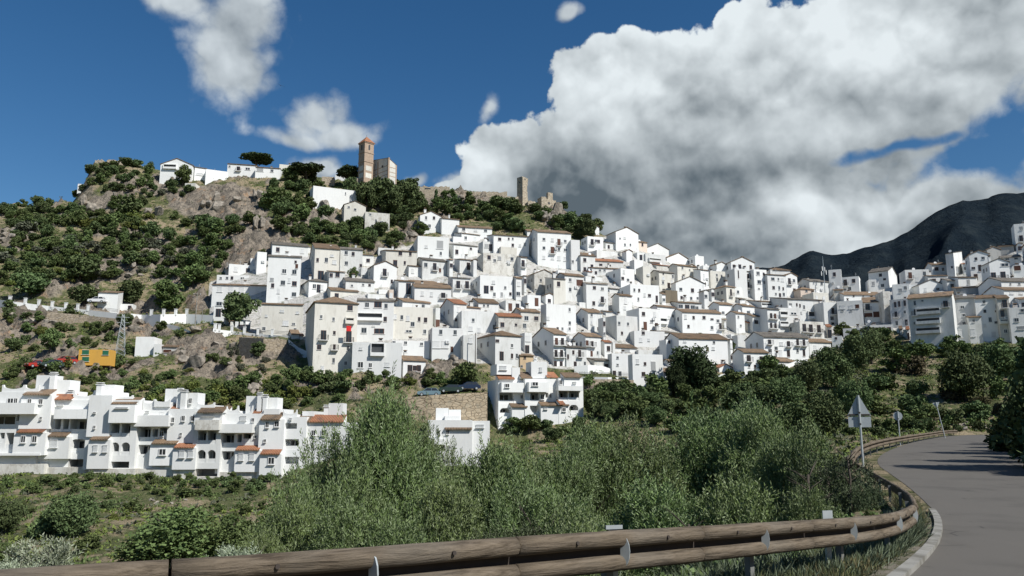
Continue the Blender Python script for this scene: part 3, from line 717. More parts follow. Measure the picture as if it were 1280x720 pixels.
    c_ = Vector((A.x+ex*Wd/2-ey*D/2, A.y+ey*Wd/2+ex*D/2)); FOOT.append((c_.x, c_.y, .5*math.hypot(Wd, D)))
    rtp = rtop*F/dc*.9
    BOXES.append((min(xs if xs is not None else x0, x0), x1, yt-rtp, yb, dc))
    if label: tag(root, label, cat, grp)
    else:
        sz = 'tall ' if Ht > 9.5 else ('low ' if Ht < 3.6 else ('wide ' if Wd > 9 else ('narrow ' if Wd < 4.2 else '')))
        rt = {'g': 'tiled roof', 's': 'sloping tiled roof', 'e': 'gable end', 'h': 'hipped roof', 'f': 'flat roof'}[roof.lower()]
        defer(root, look or '%s%s house with %s' % (sz, TINT[tint][1], rt), cat, grp, px, (yt+yb)/2)
    return root

# text table: xs x0 x1 yt yb roof+tint windows [theta] [| px,py,w,h[,type]; ...]
TOWN = """
- 265 335 357 374 sb L 8 | 274.7,362,6,6,s; 289,362,6,6,s; 302,362.5,6,6,s; 322,363.5,5.5,5.5,s
- 267 311 377 400 fb L 8 | 274,379,7,5,w; 273,391,6,10,d; 291,379,6,4,w
- 271 311 344 352 fb L 8 | 276,347.5,3,3; 284,347.5,3,3; 290,347.5,3,4; 303,348,5,3
- 286 319 331 344 fb 1x2
320 334 375 321 377 gb L 12 | 355.3,339,5.5,6; 368,340,5.5,6; 353.7,353.5,5.5,6; 368,354.6,5.5,6; 367.5,368,5.5,5.5
- 321 333 315 343 fb 0x0
- 340 385 307 323 gw 1x3
- 370 388 308 318 sw 1x1
370 393 424 311 350 gc L | 397,325,3,5; 408,325,4,6; 418,328,5,5,s; 401,344,7,11,d; 397,356,3,4
- 425 453 312 342 gw L 15 | 432.8,316,4,5; 441.5,317.5,3.5,5; 433,329,4,5; 451,332,3,4
- 453 467 319 333 sw 1x1 15
- 411 431 340 360 sw L | 414,344,4,5,W; 422,343,5,6,W
- 432 468 352 366 gw L | 454,356,3,3; 462,356.5,3,3; 440,357,3,3
- 413 448 364 372 gc 1x2
313 326 378 381 419 sc L 12 | 352.5,389,5,3,s; 372,391,4,3,s; 357,404,7,6,s; 367,405,4,3,w; 333,395,3,3,s
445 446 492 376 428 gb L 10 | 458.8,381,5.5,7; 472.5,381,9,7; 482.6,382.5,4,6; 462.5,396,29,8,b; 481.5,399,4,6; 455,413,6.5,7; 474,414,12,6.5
- 440 502 428 470 fb L 10 | 451,436,4,3,s; 472,437,15,14,b; 450.6,456,7,8; 463,456.5,4,6; 484,456,6,5,s
- 488 541 384 425 fc L 12 | 493.7,396,4,6,s; 510,398,4,6,s; 524,399,3,5; 532,400,4,6; 490,412,3,6; 531,414.6,4,6; 511,414,8,3
- 490 537 426 449 fb L 12 | 490,427.5,4,4; 507,428.5,4,4; 527,430,4,4
- 503 538 378 386 gw L | 529,383,4,5
- 540 579 410 450 fb L 14 | 551,415,4,6; 569,415.5,4,6; 545,431,9,8,s; 556,431,8,8,s
- 579 596 419 455 fw L 14 | 588,426,5,6,s
- 577 622 389 418 fw L 14 | 588.5,411,5,5,s; 599,413,3.5,5,s; 618,409,4,6
594 619 651 420 460 hw L 28 | 620,426,5,3.5; 627,445,5.5,11,d; 640,432,3.5,5; 640,445,3,6; 646,445,3,6
- 651 675 390 414 gs 2x2
- 623 652 396 420 gs L | 628,406,5,6,w; 645,406,3,3
676 683 720 381 418 fb L | 685,398,4,4,s; 712,387,3,5; 697,411,3,4; 703,411,3,4; 712,411,3,4
665 692 708 418 459 gb L 26 | 695.6,427,4,9,D; 703,427,4,9,D; 695,442,4,9,D; 702,442,4,9,D; 694,455,4,7,W; 701.5,455.5,4,7,W
716 732 751 421 449 gw L | 734,429,3.5,7,D; 740.5,430,3,7,D; 739.5,442,3,7,D; 747,441,2,4
- 708 733 435 459 sw L | 716.6,440.5,3,5; 724.5,442,4,9,d; 710,446,2.5,6; 719,455,4,6; 731,455,3,6
649 650 667 445 463 so L | 656,446,3,3; 652,458,3,3
764 765 788 442 472 fb L 14 | 772,447,3,3; 772,456,3,3; 768,467,4,7; 775,467,4,6
- 769 796 435 442 gb L | 782,438,12,4,S
788 791 829 443 492 fb L 12 | 816.6,458,6,11,o; 816,470.5,6,9,o; 797,452,4,6,s
757 771 797 395 426 fw L | 774,404,3.5,4; 785,405,3,4; 777.5,416.5,3,4; 790,419,3,4
719 735 753 391 415 gw L | 739.6,394,3,4; 740,402,3,7,s; 748,411,3,4
523 525 552 270 292 eb L 20 | 532.7,272,3,5; 542.5,272.5,3,4; 531,282,2.5,5; 537,282.5,3.5,5
- 552 574 274 294 sb 0x0 20
- 573 615 285 300 gb L 14 | 579.6,286.5,4,4; 594.6,287.5,4,4,s; 607,288.5,4,3; 607,299,4,4
- 577 600 293 302 sw 1x2
514 522 561 296 324 fb L 14 | 550,306,8,10,o
- 463 474 333 352 fw 1x1
460 467 496 333 360 eb 1x1
466 482 521 314 344 sc L 14 | 500.5,316,4.5,5,W; 513,317,3,5,W; 494,330,5,10,W; 494,341.5,5,6,W
- 473 490 310 318 fw 1x2
561 567 597 307 323 sw L | 571,315,4,6; 588.6,311,3,3
497 511 527 333 347 sw L | 516,339,3,5,s
492 498 518 352 374 sb L 16 | 510.6,361,6,14,D
- 515 563 356 363 gw 0x0
- 518 564 360 383 gb L 14 | 528,367,3.5,5,s; 539.5,368,3.5,5,s; 554,369.5,5,7,d
550 567 583 380 409 gw L 25 | 573,387,3,6,s; 570,400,3,4
- 583 601 385 402 sw L | 590,391,3,5; 594,391,3,5
585 598 623 379 396 gw L | 605,382,2.5,3; 610,382,2.5,3; 613,391,3,3
588 600 641 345 374 fb L 16 | 607.8,362,6,10,d; 617,353,4,4,s; 631.6,359.6,3,4; 638,367.5,3,4
658 668 693 343 367 es L | 676,350.5,3,4; 669,362,3,3; 688,363,3,3
596 604 646 317 344 fs 1x3 16
619 626 646 309 322 fc 0x0
- 617 661 295 320 sb L 14 | 624.6,299,4,4; 641,306.5,3,4; 636,298.5,2,3; 641,298.5,2,3; 650,307,3,3,s
660 672 714 291 336 gb L 14 | 680,299,4,4; 690.6,300,3.5,4,s; 698.7,303,4,9,D; 706.6,301.5,3.5,4; 680,310,3.5,4; 690.6,313,4.5,9,D; 698.7,312,3.5,4; 706.6,312.5,4,4; 680,322,3.5,4,s; 690.6,322,4,5,s; 698.7,323,4,5,s; 706.6,324,4,5,s
- 714 725 300 338 fb L 14 | 716,327,3,4
- 659 699 290 300 gw 0x0 14
718 726 744 320 340 hw L | 731,325,4,5; 731,337,3.5,6,W; 738,338,3,3
- 722 742 318 324 gw 0x0
- 744 779 327 334 gw 1x3 14
- 740 790 336 346 sw L 14 | 750,338,3,3; 755.7,338,3,3; 745,341,3,4,W; 768,339,3,4
753 776 793 336 360 fb L | 778.4,348,4,4; 785,350,4,4; 780,340,3,4,s
790 793 804 325 344 fb 0x0
758 770 798 291 312 eb L 24 | 775,298,2,2; 788,306,2,3
- 757 770 304 312 sw 1x2
737 739 749 284 294 eb 0x0
- 795 809 303 314 gp L | 803,306,2.5,4
- 748 772 299 306 fw 1x2
795 804 813 333 358 fc 0x0
812 824 843 341 366 gc L | 829,348,4,4,s; 841,345.6,3,5; 836,357,4,7,W; 829,342.5,2,2
836 847 872 333 357 gc L | 853,335,3,4; 862,337.5,2,2; 862,347,2,3
- 807 832 318 332 fw L | 818,325.5,17,4,b
839 845 881 354 376 eb L 14 | 851,361.6,4,4; 865.6,363,4,5; 875,363,2.5,4; 852,372,3,4; 864,373,3,4; 872,373,3,4
- 832 847 363 379 fk 0x0
- 848 877 379 390 sw L 14 | 851,383,6,5; 859,383.5,6,5; 866,384,6,5; 871,385,5,5
816 822 844 384 409 gb L | 821.5,389,4,6; 824,401,13,6,b; 836,397,4,4,s
839 853 902 391 420 gb L 14 | 857,396,3,5,s; 867,397,3,4; 880,397,4,4; 890,399,4,2; 860.6,408,3,4; 890,409.7,4,5; 903,408,3,8,d
732 733 760 355 388 sb L 16 | 743,359.7,4,4; 753,361,4,4; 753,374.7,4,8,D; 741,387,3,4
- 706 730 345 378 gw L | 712.7,350,4,5; 724.7,353.7,9,8,S; 712.7,362,3.5,5; 723,365,4,7,S
- 692 707 349 380 sc 1x1
765 774 790 370 397 gw L | 782,375.6,4,8,s; 781,385,3,4,s
- 788 824 356 384 fb L 16 | 793,362.5,2.5,4; 799,363,2.5,4; 798,374,2.5,5; 821,374,3,9,W; 803,390,3,5
867 876 886 338 362 sb L | 880,346,3,7,s; 882,355,2,5; 887,354,2,5,s
- 861 870 333 354 ec 1x1
- 869 880 320 335 fb 0x0
- 879 890 332 338 fb 1x1
- 888 908 339 360 fc L | 896,344,2.5,4; 902,345,2.5,4
- 896 909 331 341 eb 0x0
893 908 919 359 379 hc L 30 | 913.7,366,2.8,9,d
- 919 928 359 374 fw L | 922.5,365,3.5,4; 922,374,5,2.5,s
907 919 934 336 373 fb L 16 | 923,343,1.5,10,W
- 933 944 340 371 sb L | 935,345.6,2.8,7,D; 940,346,2.5,7,D; 935.6,356.5,2.5,8,D; 940,357.5,2.5,8,D; 936,365.6,2,3.5; 941,366,2,3.5
- 943 959 337 375 fb L 16 | 947.5,341.6,5,5; 954.6,342.7,2.5,4; 949,352.5,5,5; 955.6,353,3.5,4.5; 948.7,361,3,2; 957,361,2,2
- 914 943 328 338 eb 1x4 12
959 960 983 344 378 sb L 16 | 966,348.7,5,4; 973,349,2.5,4; 978,350,4,4,s; 967,359.6,3.5,4; 974,360,2.5,5; 975,369,3,5; 979,361,2,4
- 963 988 338 345 hw 0x0
- 983 997 345 372 eb 2x2
- 991 1000 356 371 fb 1x1
- 1001 1018 362 377 hp L | 1008,363.6,3,3
886 899 916 381 398 gb L | 904,391,4,4
915 928 943 383 402 gb L | 935.6,391,5,5; 938,399,3,3
908 920 931 392 417 gb L | 923,396,2.5,3.5; 926,407,2.5,3
- 941 956 396 417 gw 1x2
931 950 977 378 388 sb L 14 | 961,382,22,4.5,b
- 960 975 387 422 sb L 16 | 964,395,3,7,D; 969,395.5,3,7,D; 964,407,3,7,D; 969.5,407.5,3,7,D
- 974 1001 385 418 fw L 14 | 979,393,10,6,b; 979,405,11,5,b; 992,392,9,3; 993,402,2,4; 998,400,4,2.5
932 955 1011 422 450 gb L 12 | 962,427.5,4,6,D; 976.5,430,5,4,s; 985.6,430,4,7,d; 997,428,3.2,8,D; 1005,428.5,3.2,8,D; 962.5,438.5,5,5; 976,442,4,8,s; 985.6,442,4,8,W; 997,438.5,3,4.5; 1005,441,3.2,8,W
916 930 961 441 470 gb L 12 | 936,448,5,8,D; 951.6,449,4,7,D; 936.5,457.5,3,4; 943.7,458,2.5,4; 950,458.5,3,6,W; 957,446,2,4
- 849 910 424 458 gb L 12 | 856,426,4,4,s; 892.5,428,3,3
826 833 850 425 450 fb L | 836.5,427.5,3,4; 845,427,3,3
- 793 831 414 436 fb L 14 | 804,413.7,4,4; 801,425,4,5,s; 811,425,3,3,s
- 826 845 416 426 sw 1x2
- 1012 1037 352 364 gw L 16 | 1027,354,3.5,4; 1020,358,3,3,s
1031 1036 1052 337 357 fb 1x1
- 1052 1074 346 363 fb 1x2
- 1017 1036 366 382 fc L | 1021,373,3,6,s; 1030,373.5,3,6,s
- 1055 1105 369 378 gb L 4 | 1067,370,2,2; 1079,370,2,2; 1098,368,3,3
1045 1047 1079 376 408 fw L -20 | 1053,384,6,4,s; 1064,384,6,4,s; 1053,388.5,3,1.5; 1064,388.5,3,1.5
1078 1080 1104 378 404 gb L -22 | 1084.6,384,5,8; 1081,394,9,5,S; 1096,393,8,7,S
- 1030 1048 378 407 fw L 12 | 1041,389,3.5,8,D; 1040,398,5,5; 1041,406,4,6
- 985 1031 375 402 sw L 12 | 988,380.5,4,3.5; 996,381,2,4; 1000,382,2,4; 1005,384,3,6; 998,391,9,3,S; 1015,394,11,8,b
- 1000 1030 402 426 fs 1x3 12
- 1040 1053 420 436 fw L | 1045,423,2.5,3
- 1105 1114 364 404 fs 0x0 -5
- 1132 1162 337 359 fw 1x3 -10
- 1165 1185 331 342 gw 1x2 -8
- 1160 1185 345 354 sw 1x2 -5
- 1213 1238 318 354 eb L -18 | 1220,323.5,2.8,3.5; 1229,322.5,3.5,3.5; 1225,335,3.5,8,W; 1220,346.5,4,8,W; 1230.6,346,4,8,W
- 1238 1263 328 362 eb L -10 | 1256,331,9,4; 1242,345,5.5,9,D; 1254,344,5.5,9,D; 1243,357,5,7,W
- 1234 1251 312 322 ey 0x0 -5
- 1249 1268 308 318 gy 0x0
- 1252 1277 322 332 gw L | 1259,324,4,2; 1270,323,4,2.5
- 1268 1300 279 302 fw 2x2 -25
- 1267 1300 331 347 fb L | 1271,329,7,6,S
- 1252 1300 352 364 gb L 4 | 1263,355,2.5,3; 1274,355,3.5,3
- 1255 1300 363 372 gw L 4 | 1264,366,5,4,s; 1276,366,5,4,s
- 1193 1222 373 428 gw L -20 | 1203,384,4,4,n; 1205,394,4,4,n; 1205,404,4,4,n; 1194,401,2,3,s
- 1193 1213 406 430 fw L -20 | 1201,417,5,9,s
- 1212 1228 397 430 sw L -20 | 1217,401,3,4; 1216,416,5,9,s
- 1221 1250 373 428 gb L -20 | 1230,377.5,3.5,4.5; 1231,389,3,4; 1245,389,3,3; 1245,403,3.5,3; 1231,407,3,4,s
- 1249 1264 373 428 gc L -20 | 1256,380,5,10,d; 1253,392,4,8,W; 1255,402,8,4,b; 1257,414,4,5
- 1263 1300 384 430 fw L -20 | 1280,388,8,4; 1270.6,400,5,5; 1276,410,8,4,S; 1277,423,4,4
- 1195 1224 360 369 sy L -20 | 1206,364,8,6,S
- 1198 1222 347 360 sb 1x1 -4
- 1149 1180 356 365 eb 1x2 -4
- 1184 1205 351 362 gw 1x2 -5
- 1136 1150 356 366 fb 0x0
- 1086 1112 349 360 fw 1x2 -14
- 243 258 210 226 sb L | 250,218,9,3,s
- 257 284 213 226 fb 0x0
- 349 367 206 217 fc 0x0
"""
def run_table(T, **kw):
    for ln in T.strip().splitlines():
        a, _, b = ln.partition('|'); t = a.split(); xs = None if t[0] == '-' else float(t[0])
        x0, x1, yt, yb = [float(q) for q in t[1:5]]; rt, ti = t[5][0], t[5][1]
        th = float(t[7]) if len(t) > 7 else None
        win = t[6]
        if b.strip():
            win = []
            for it in b.split(';'):
                q = it.strip().split(','); win.append(tuple(float(z) for z in q[:4])+((q[4],) if len(q) > 4 else ()))
        rc = 'roof_tile'
        k_ = int(x0*7+yt*3) % 10
        if k_ < 2: rc = 'roof_tile_grey'
        if 740 < x0 < 795 and 318 < yt < 345 or k_ == 9: rc = 'roof_tile_red'
        house(x0, x1, yt, yb, rt, ti, win, xs, th, rc=rc, sidewin=(2 if xs is not None and (x0-xs) > 12 and int(x0) % 3 else 0), **kw)
run_table(TOWN)
# houses that stand out enough for a description of their own
r_ = house(392, 446, 379, 467, 'h', 'c', [(401.6, 396, 3, 5), (417, 399, 3, 5), (404.4, 419, 6.5, 12, 'D'), (418, 416, 3, 4.5), (437.6, 385, 6.5, 6.5, 'W'), (437, 401, 9, 6, 'b'), (436, 421, 6.5, 14, 'D'), (399, 434, 5, 6), (418, 434, 3, 7), (435, 435.6, 3, 6), (417, 450.6, 3, 6.5), (432, 454, 3.5, 5), (403, 460, 4, 5, 's')],
     xs=379, th=20, label='large cream four-storey house with hipped brown roof and a red cloth on its balcony')
m = MB(); m.box(-.45, .45, -.06, .0, -.9, .1, 'cloth_red'); m.box(-.3, -.05, -.09, -.061, -.8, -.2, 'cloth_red'); cl = m.build('red_cloth', None)
pz = at(436, 409, 1); hb = r_.location
yy = hb.y+2.0; cl.location = at(436, 408, yy-1.6); cl.rotation_euler = (0, 0, R(20)); tag(cl, 'red cloth hung over the balcony of the cream house', 'cloth')
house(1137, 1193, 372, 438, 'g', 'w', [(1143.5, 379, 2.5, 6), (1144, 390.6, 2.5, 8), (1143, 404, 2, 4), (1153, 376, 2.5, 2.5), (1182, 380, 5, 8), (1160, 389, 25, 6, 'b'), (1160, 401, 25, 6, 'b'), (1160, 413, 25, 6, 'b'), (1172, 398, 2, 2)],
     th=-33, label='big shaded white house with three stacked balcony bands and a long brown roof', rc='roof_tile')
house(1113, 1138, 374, 410, 'f', 'w', [(1119, 381, 2.5, 7, 'W'), (1124, 380, 2.5, 7, 'W'), (1131, 379, 2.5, 7, 'W'), (1131, 390, 2.5, 4), (1120, 393, 3, 7, 'D'), (1121, 404, 3, 6), (1133, 403, 3, 7, 'D')], th=-33, look='tall shaded white house with flat roof')
# two skyline houses turned so their right walls catch the sun
house(1086, 1111, 340, 360, 'g', 'w', [(1100.6, 344, 3.5, 4)], th=-38, D=11, look='shaded white house with long grey pitched roof', rc='roof_tile_grey')
house(1183, 1193, 317, 348, 's', 'w', [(1190, 334, 2, 3)], th=-44, D=9, look='tall narrow house with sunlit right wall', rc='roof_tile_grey')
house(200, 240, 206, 227, 'e', 'b', [(213, 203.5, 15, 5, 'b')], th=6, D=9, label='white gabled house with dark upper verandah on the cliff crest at left')
house(284, 320, 206, 221, 's', 'b', [(287, 208, 2.5, 3), (298, 211, 4, 6, 'D'), (309.7, 211, 6, 3.5)], th=12, D=7, label='long low white house with iron balcony on the cliff crest')
house(319, 350, 210, 222, 's', 'b', [(325, 212, 8, 5, 'S'), (340, 213.5, 4, 4)], th=12, D=7, look='low white crest house with sloping roof')
house(391, 454, 236, 262, 'f', 'b', [(432, 242, 1.5, 4)], th=25, D=10, rc='roof_tile_grey', label='large white windowless hall among trees below the church')
house(430, 457, 257, 280, 'e', 'c', [(436, 259, 3, 3), (444, 262, 3, 3)], th=20, D=6, label='cream gabled ruin leaning against the large white hall')
house(456, 487, 266, 290, 'f', 's', [(463, 268, 3, 3), (477, 278, 4, 4), (470, 276, 2, 4)], th=18, D=6, label='roofless pale stone shell beside the cream gabled ruin')
house(498, 508, 273, 282, 'f', 'b', [(503, 277, 2.5, 4)], th=10, D=3, label='tiny white hut with one opening in the trees above the town')
house(97, 108, 230, 237, 'f', 'b', [(100, 232, 1.5, 2), (104, 233, 1.5, 2)], th=10, D=2.5, low=1.5, label='tiny broken white ruin perched on the left cliff edge')
house(231, 244, 229, 238, 'f', 's', '0x0', th=0, D=4, label='small pale windowless shed on the cliff under the crest houses')
house(419, 433, 219, 226, 'f', 'b', '1x2', th=10, D=4, look='small white cottage under dark pines')
house(402, 418, 221, 232, 'f', 't', '0x0', th=10, D=4, look='small rough stone building')
house(169, 192, 421, 446, 'f', 'b', '0x0', th=6, D=5, label='windowless white cube hut on the rocky slope below the pillared wall')
house(192, 200, 430, 446, 'f', 'b', '0x0', th=6, D=4, label='small white annex against the right of the windowless cube hut', low=2)
house(203, 221, 434, 444, 's', 'y', [(209, 439, 9, 4, 'S')], th=10, D=4, label='grey makeshift shed with metal shutter beside the cube hut')
house(98, 138, 437, 454, 'f', 'w', [(107, 440, 8, 5.5, 's'), (107, 449, 8, 5.5, 's'), (132, 441, 7, 5.5, 's')], th=6, D=2.6, low=.5, label='orange building with four green shuttered windows above the white row', cat='building', name='orange_building')
o_ = [o for o in bpy.data.objects if o.name.startswith('orange_building')][0]
for ch in o_.children:
    if ch.name.startswith('wall'): ch.data.materials[0] = MAT['plaster_orange']
    if ch.name.startswith('window'):
        ch.data = ch.data.copy(); ch.data.materials[0] = MAT['paint_green']
house(122, 147, 366, 389, 's', 'b', '0x0', th=14, D=5, label='plain white gatehouse beside the pillared road wall')
house(147, 166, 380, 392, 'f', 'b', [(162, 386, 4, 8, 'W')], th=8, D=2.5, label='low white gateway wall with a dark door beside the gatehouse')

# filling houses where the slope inside the village would otherwise be bare
cover = np.zeros((720, 1400), bool)
for x0, x1, y0, y1, dd in BOXES: cover[max(0, int(y0)):int(y1)+1, max(0, int(x0)):int(x1)+1] = True
POLY_T = [(262, 345), (330, 318), (390, 306), (470, 314), (516, 300), (560, 286), (640, 292), (720, 300), (748, 290), (800, 300), (860, 330), (905, 340), (960, 345), (1010, 366), (1060, 362), (1110, 360), (1165, 345), (1240, 318), (1290, 300)]
POLY_B = [(262, 398), (312, 415), (380, 425), (400, 464), (500, 466), (540, 448), (600, 456), (660, 462), (760, 462), (800, 484), (842, 488), (900, 462), (940, 466), (1012, 444), (1030, 430), (1110, 408), (1140, 430), (1290, 428)]
tx = [p[0] for p in POLY_T]; ty_ = [p[1] for p in POLY_T]; bx_ = [p[0] for p in POLY_B]; by_ = [p[1] for p in POLY_B]
nfill = 0; rf_ = random.Random(5)
for y in range(488, 290, -2):
    x = 264
    while x < 1296:
        if not cover[y, x] and np.interp(x, tx, ty_)+4 < y < np.interp(x, bx_, by_):
            xr = x
            while xr < 1296 and xr-x < 34+rf_.randint(-8, 10) and not cover[y-1, xr]: xr += 1
            wmx = xr-x; mid = (x+xr)//2; yu = y
            while yu > y-34 and yu > np.interp(mid, tx, ty_)-2 and not cover[yu, mid]: yu -= 1
            hgt = y-yu
            if wmx >= 4 and hgt >= 3 and nfill < 150:
                yt = yu+2 if hgt < 33 else y-rf_.randint(20, 30); yt = min(yt, y-4)
                rt = rf_.choices('gsfeh', (4, 3, 4, 1.5, .6))[0]; ti = rf_.choices('wbcsp', (6, 4, .7, 1.2, .15))[0]
                wd = xr-x; nr = max(0, round((y-yt)/15)); nc = max(1, round(wd/11))
                if y-yt > 8: nr = max(1, nr)
                xs_ = x if wd < 18 or rf_.random() < .4 else None
                if xs_ is not None: x0h = x+wd*.3
                else: x0h = x
                house(x0h, xr, yt, y+2, rt, ti, '%dx%d' % (nr, nc), xs_, None if x < 1110 else -24, rc=rf_.choice(('roof_tile', 'roof_tile', 'roof_tile_grey', 'roof_tile_red')), low=4)
                nfill += 1
                bx = BOXES[-1]; cover[max(0, int(bx[2])):int(bx[3])+1, max(0, int(bx[0])):int(bx[1])+1] = True
                x = xr
        x += 2
print('houses', len(BOXES), 'fill', nfill)
# ------------------------------------------------------------------ stepped white terraces below the village
def facade(name, d, th, px, pyb, text, label, tint='plaster_bright', grp='stepped white apartments on the lower slope'):
    th = R(th); B = at(px, pyb, d); root = empty(name, B, th); ex, ey = math.cos(th), math.sin(th); nx, ny = math.sin(th), -math.cos(th)
    def lc(x, y, off):
        t = tv(y); u = uv(x, t)
        # point on the plane shifted off towards the viewer
        cx, cy = B.x+nx*off, B.y+ny*off
        s = (u*cy-cx)/(ex-u*ey); yy = cy+ey*s
        return s, t*yy-B.z
    k = 0
    lines = [l.strip() for l in text.strip().splitlines()]; i = 0
    while i < len(lines):
        t = lines[i].split(); c = t[0]; q = [float(v) for v in t[1:] if v.replace('.', '').replace('-', '').isdigit()]; fl = [v for v in t[1:] if not v.replace('.', '').replace('-', '').isdigit()]; i += 1; k += 1
        if c in 'VB':
            off = (q[4] if len(q) > 4 else (1.4 if c == 'B' else 0))+k*.004; dep = q[5] if len(q) > 5 else (1.39 if c == 'B' else 8)
            wm = {'s': 'plaster_stained', 'w': 'plaster_white', 'g': 'plaster_grey'}.get(fl[0] if fl else '', tint)
            x0, z1 = lc(q[0], q[1], off); x1, z0 = lc(q[2], q[3], off)
            holes = []
            while i < len(lines) and lines[i][0] == 'H':
                h = lines[i].split(); i += 1; a0, b1 = lc(float(h[1]), float(h[2]), off); a1, b0 = lc(float(h[3]), float(h[4]), off)
                ar = h[5] if len(h) > 5 else ''
                holes.append((max(a0, x0+.05), min(a1, x1-.05), max(b0, z0+.05), min(b1, z1-.05), ar))
            m = MB(); y0, y1 = -off, -off+dep
            m.box(x0, x1, y0+.001, y1, z0, z1, wm) if not holes else None
            if holes:
                m.face([(x1, y0, z0), (x1, y1, z0), (x1, y1, z1), (x1, y0, z1)], wm); m.face([(x0, y1, z0), (x0, y0, z0), (x0, y0, z1), (x0, y1, z1)], wm)
                m.face([(x0, y0, z1), (x1, y0, z1), (x1, y1, z1), (x0, y1, z1)], wm); m.face([(x1, y1, z0), (x0, y1, z0), (x0, y1, z1), (x1, y1, z1)], wm); m.face([(x0, y1, z0), (x1, y1, z0), (x1, y0, z0), (x0, y0, z0)], wm)
                xs = sorted({x0, x1, *[h[0] for h in holes], *[h[1] for h in holes]}); zs = sorted({z0, z1, *[h[2] for h in holes], *[h[3] for h in holes]})
                for a, b in zip(xs, xs[1:]):
                    for e, f_ in zip(zs, zs[1:]):
                        xm, zm = (a+b)/2, (e+f_)/2
                        if any(h[0] < xm < h[1] and h[2] < zm < h[3] for h in holes): continue
                        m.face([(a, y0, e), (b, y0, e), (b, y0, f_), (a, y0, f_)], wm)
                for a, b, e, f_, ar in holes:
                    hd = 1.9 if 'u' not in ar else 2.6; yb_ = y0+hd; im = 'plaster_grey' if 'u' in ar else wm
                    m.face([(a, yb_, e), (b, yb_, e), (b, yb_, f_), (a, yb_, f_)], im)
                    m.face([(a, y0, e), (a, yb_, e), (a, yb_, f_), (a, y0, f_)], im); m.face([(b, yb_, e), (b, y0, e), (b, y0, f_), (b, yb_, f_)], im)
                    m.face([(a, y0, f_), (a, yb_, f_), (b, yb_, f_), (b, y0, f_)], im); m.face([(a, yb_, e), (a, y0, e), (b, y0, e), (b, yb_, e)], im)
                    w_, h_ = b-a, f_-e
                    if 'a' in ar:                # arch: fill the upper corners
                        n = 6; r_ = min(w_/2, h_*.45)
                        for sg, cx in ((-1, a+r_), (1, b-r_)):
                            arc = [(cx+sg*r_*math.cos(j*math.pi/2/n), f_-r_+r_*math.sin(j*math.pi/2/n)) for j in range(n+1)]
                            cor = (cx+sg*r_, f_)
                            for p_, p2 in zip(arc, arc[1:]): m.face([(p_[0], y0+.003, p_[1]), (p2[0], y0+.003, p2[1]), (cor[0], y0+.003, cor[1])], wm); m.face([(p_[0], y0+.003, p_[1]), (p2[0], y0+.003, p2[1]), (p2[0], y0+.3, p2[1]), (p_[0], y0+.3, p_[1])], wm)
                    if 'o' in ar:                # low wall rising to both sides
                        for sg, cx in ((1, a), (-1, b)): m.prism([(cx, e), (cx+sg*w_*.3, e), (cx, e+h_*.6)] if sg > 0 else [(cx-w_*.3, e), (cx, e), (cx, e+h_*.6)], y0+.004, y0+.2, wm)
                    elif 'u' not in ar and h_ > 1.2:  # terrace parapet
                        m.box(a, b, y0+.05, y0+.2, e, e+.55, wm)
            wall = m.build('balcony' if c == 'B' else 'wall', root)
            for a, b, e, f_, ar in holes:
                if 'u' in ar or f_-e < 1.2: continue
                o = MB(); ym = y0+1.88; o.box(a+(b-a)*.18, b-(b-a)*.18, ym-.05, ym, e+.05, f_-(f_-e)*.18, 'glass_dark'); xm = (a+b)/2; o.box(xm-.06, xm+.06, ym-.09, ym-.051, e+.05, f_-(f_-e)*.18, 'frame_white'); o.build('terrace_door', wall)
        elif c == 'R':
            off = (q[4] if len(q) > 4 else 0)+k*.004; x0, z0 = lc(q[0], q[3], off+.35); x1, z1 = lc(q[2], q[1], off)
            m = MB(); rise = max(z1-z0, .35); run = max(rise/.45, 1.0)
            m.slab([(x0, -off-.35, z0+.14), (x1, -off-.35, z0+.14), (x1, -off-.35+run, z0+.14+rise), (x0, -off-.35+run, z0+.14+rise)], .14, 'roof_tile_red' if (fl or k % 4 == 1) else 'roof_tile'); 
            m.face([(x0, -off-.3, z0), (x0, -off-.35+run, z0), (x0, -off-.35+run, z0+rise)], tint); m.face([(x1, -off-.3, z0), (x1, -off-.35+run, z0+rise), (x1, -off-.35+run, z0)], tint)
            m.build('roof', root)
        elif c == 'W':
            off = (q[4] if len(q) > 4 else 0)+.05*0; ty = fl[0] if fl else 'n'; off += .09
            x, z = lc(q[0], q[1], off); sc = d/F; ww, hh = q[2]*sc, q[3]*sc
            if ty == 's': inst('window', SH_W, root, (x, -off+.03, z), scale=(ww, 1.6, hh))
            else: o = inst('window', WIN_W, root, (x, -off+.03, z), scale=(ww, 1.6, hh)); inst('pane', PANE, o)
        elif c == 'S':                            # scalloped parapet between two raised horns
            off = (q[4] if len(q) > 4 else -.3)+k*.004; x0, z1 = lc(q[0], q[1], off); x1, z0 = lc(q[2], q[3], off); w_ = x1-x0; h_ = z1-z0; P = [(x0, z0-.3), (x1, z0-.3)]
            top = [(0, 1), (.06, 1), (.1, .72), (.2, .62), (.35, .55), (.5, .53), (.65, .55), (.8, .62), (.9, .72), (.94, 1), (1, 1)]
            P += [(x0+a*w_, z0+b*h_) for a, b in reversed(top)]
            m = MB(); m.prism(P, -off, -off+.3, tint); m.build('parapet', root)
            m = MB(); m.box(x0, x1, -off+.302, -off+4, z0-.3, z0+h_*.5, tint); m.build('wall', root)
        elif c == 'C':
            off = (q[4] if len(q) > 4 else -2.5)+k*.004; x0, z1 = lc(q[0], q[1], off); x1, z0 = lc(q[2], q[3], off); m = MB()
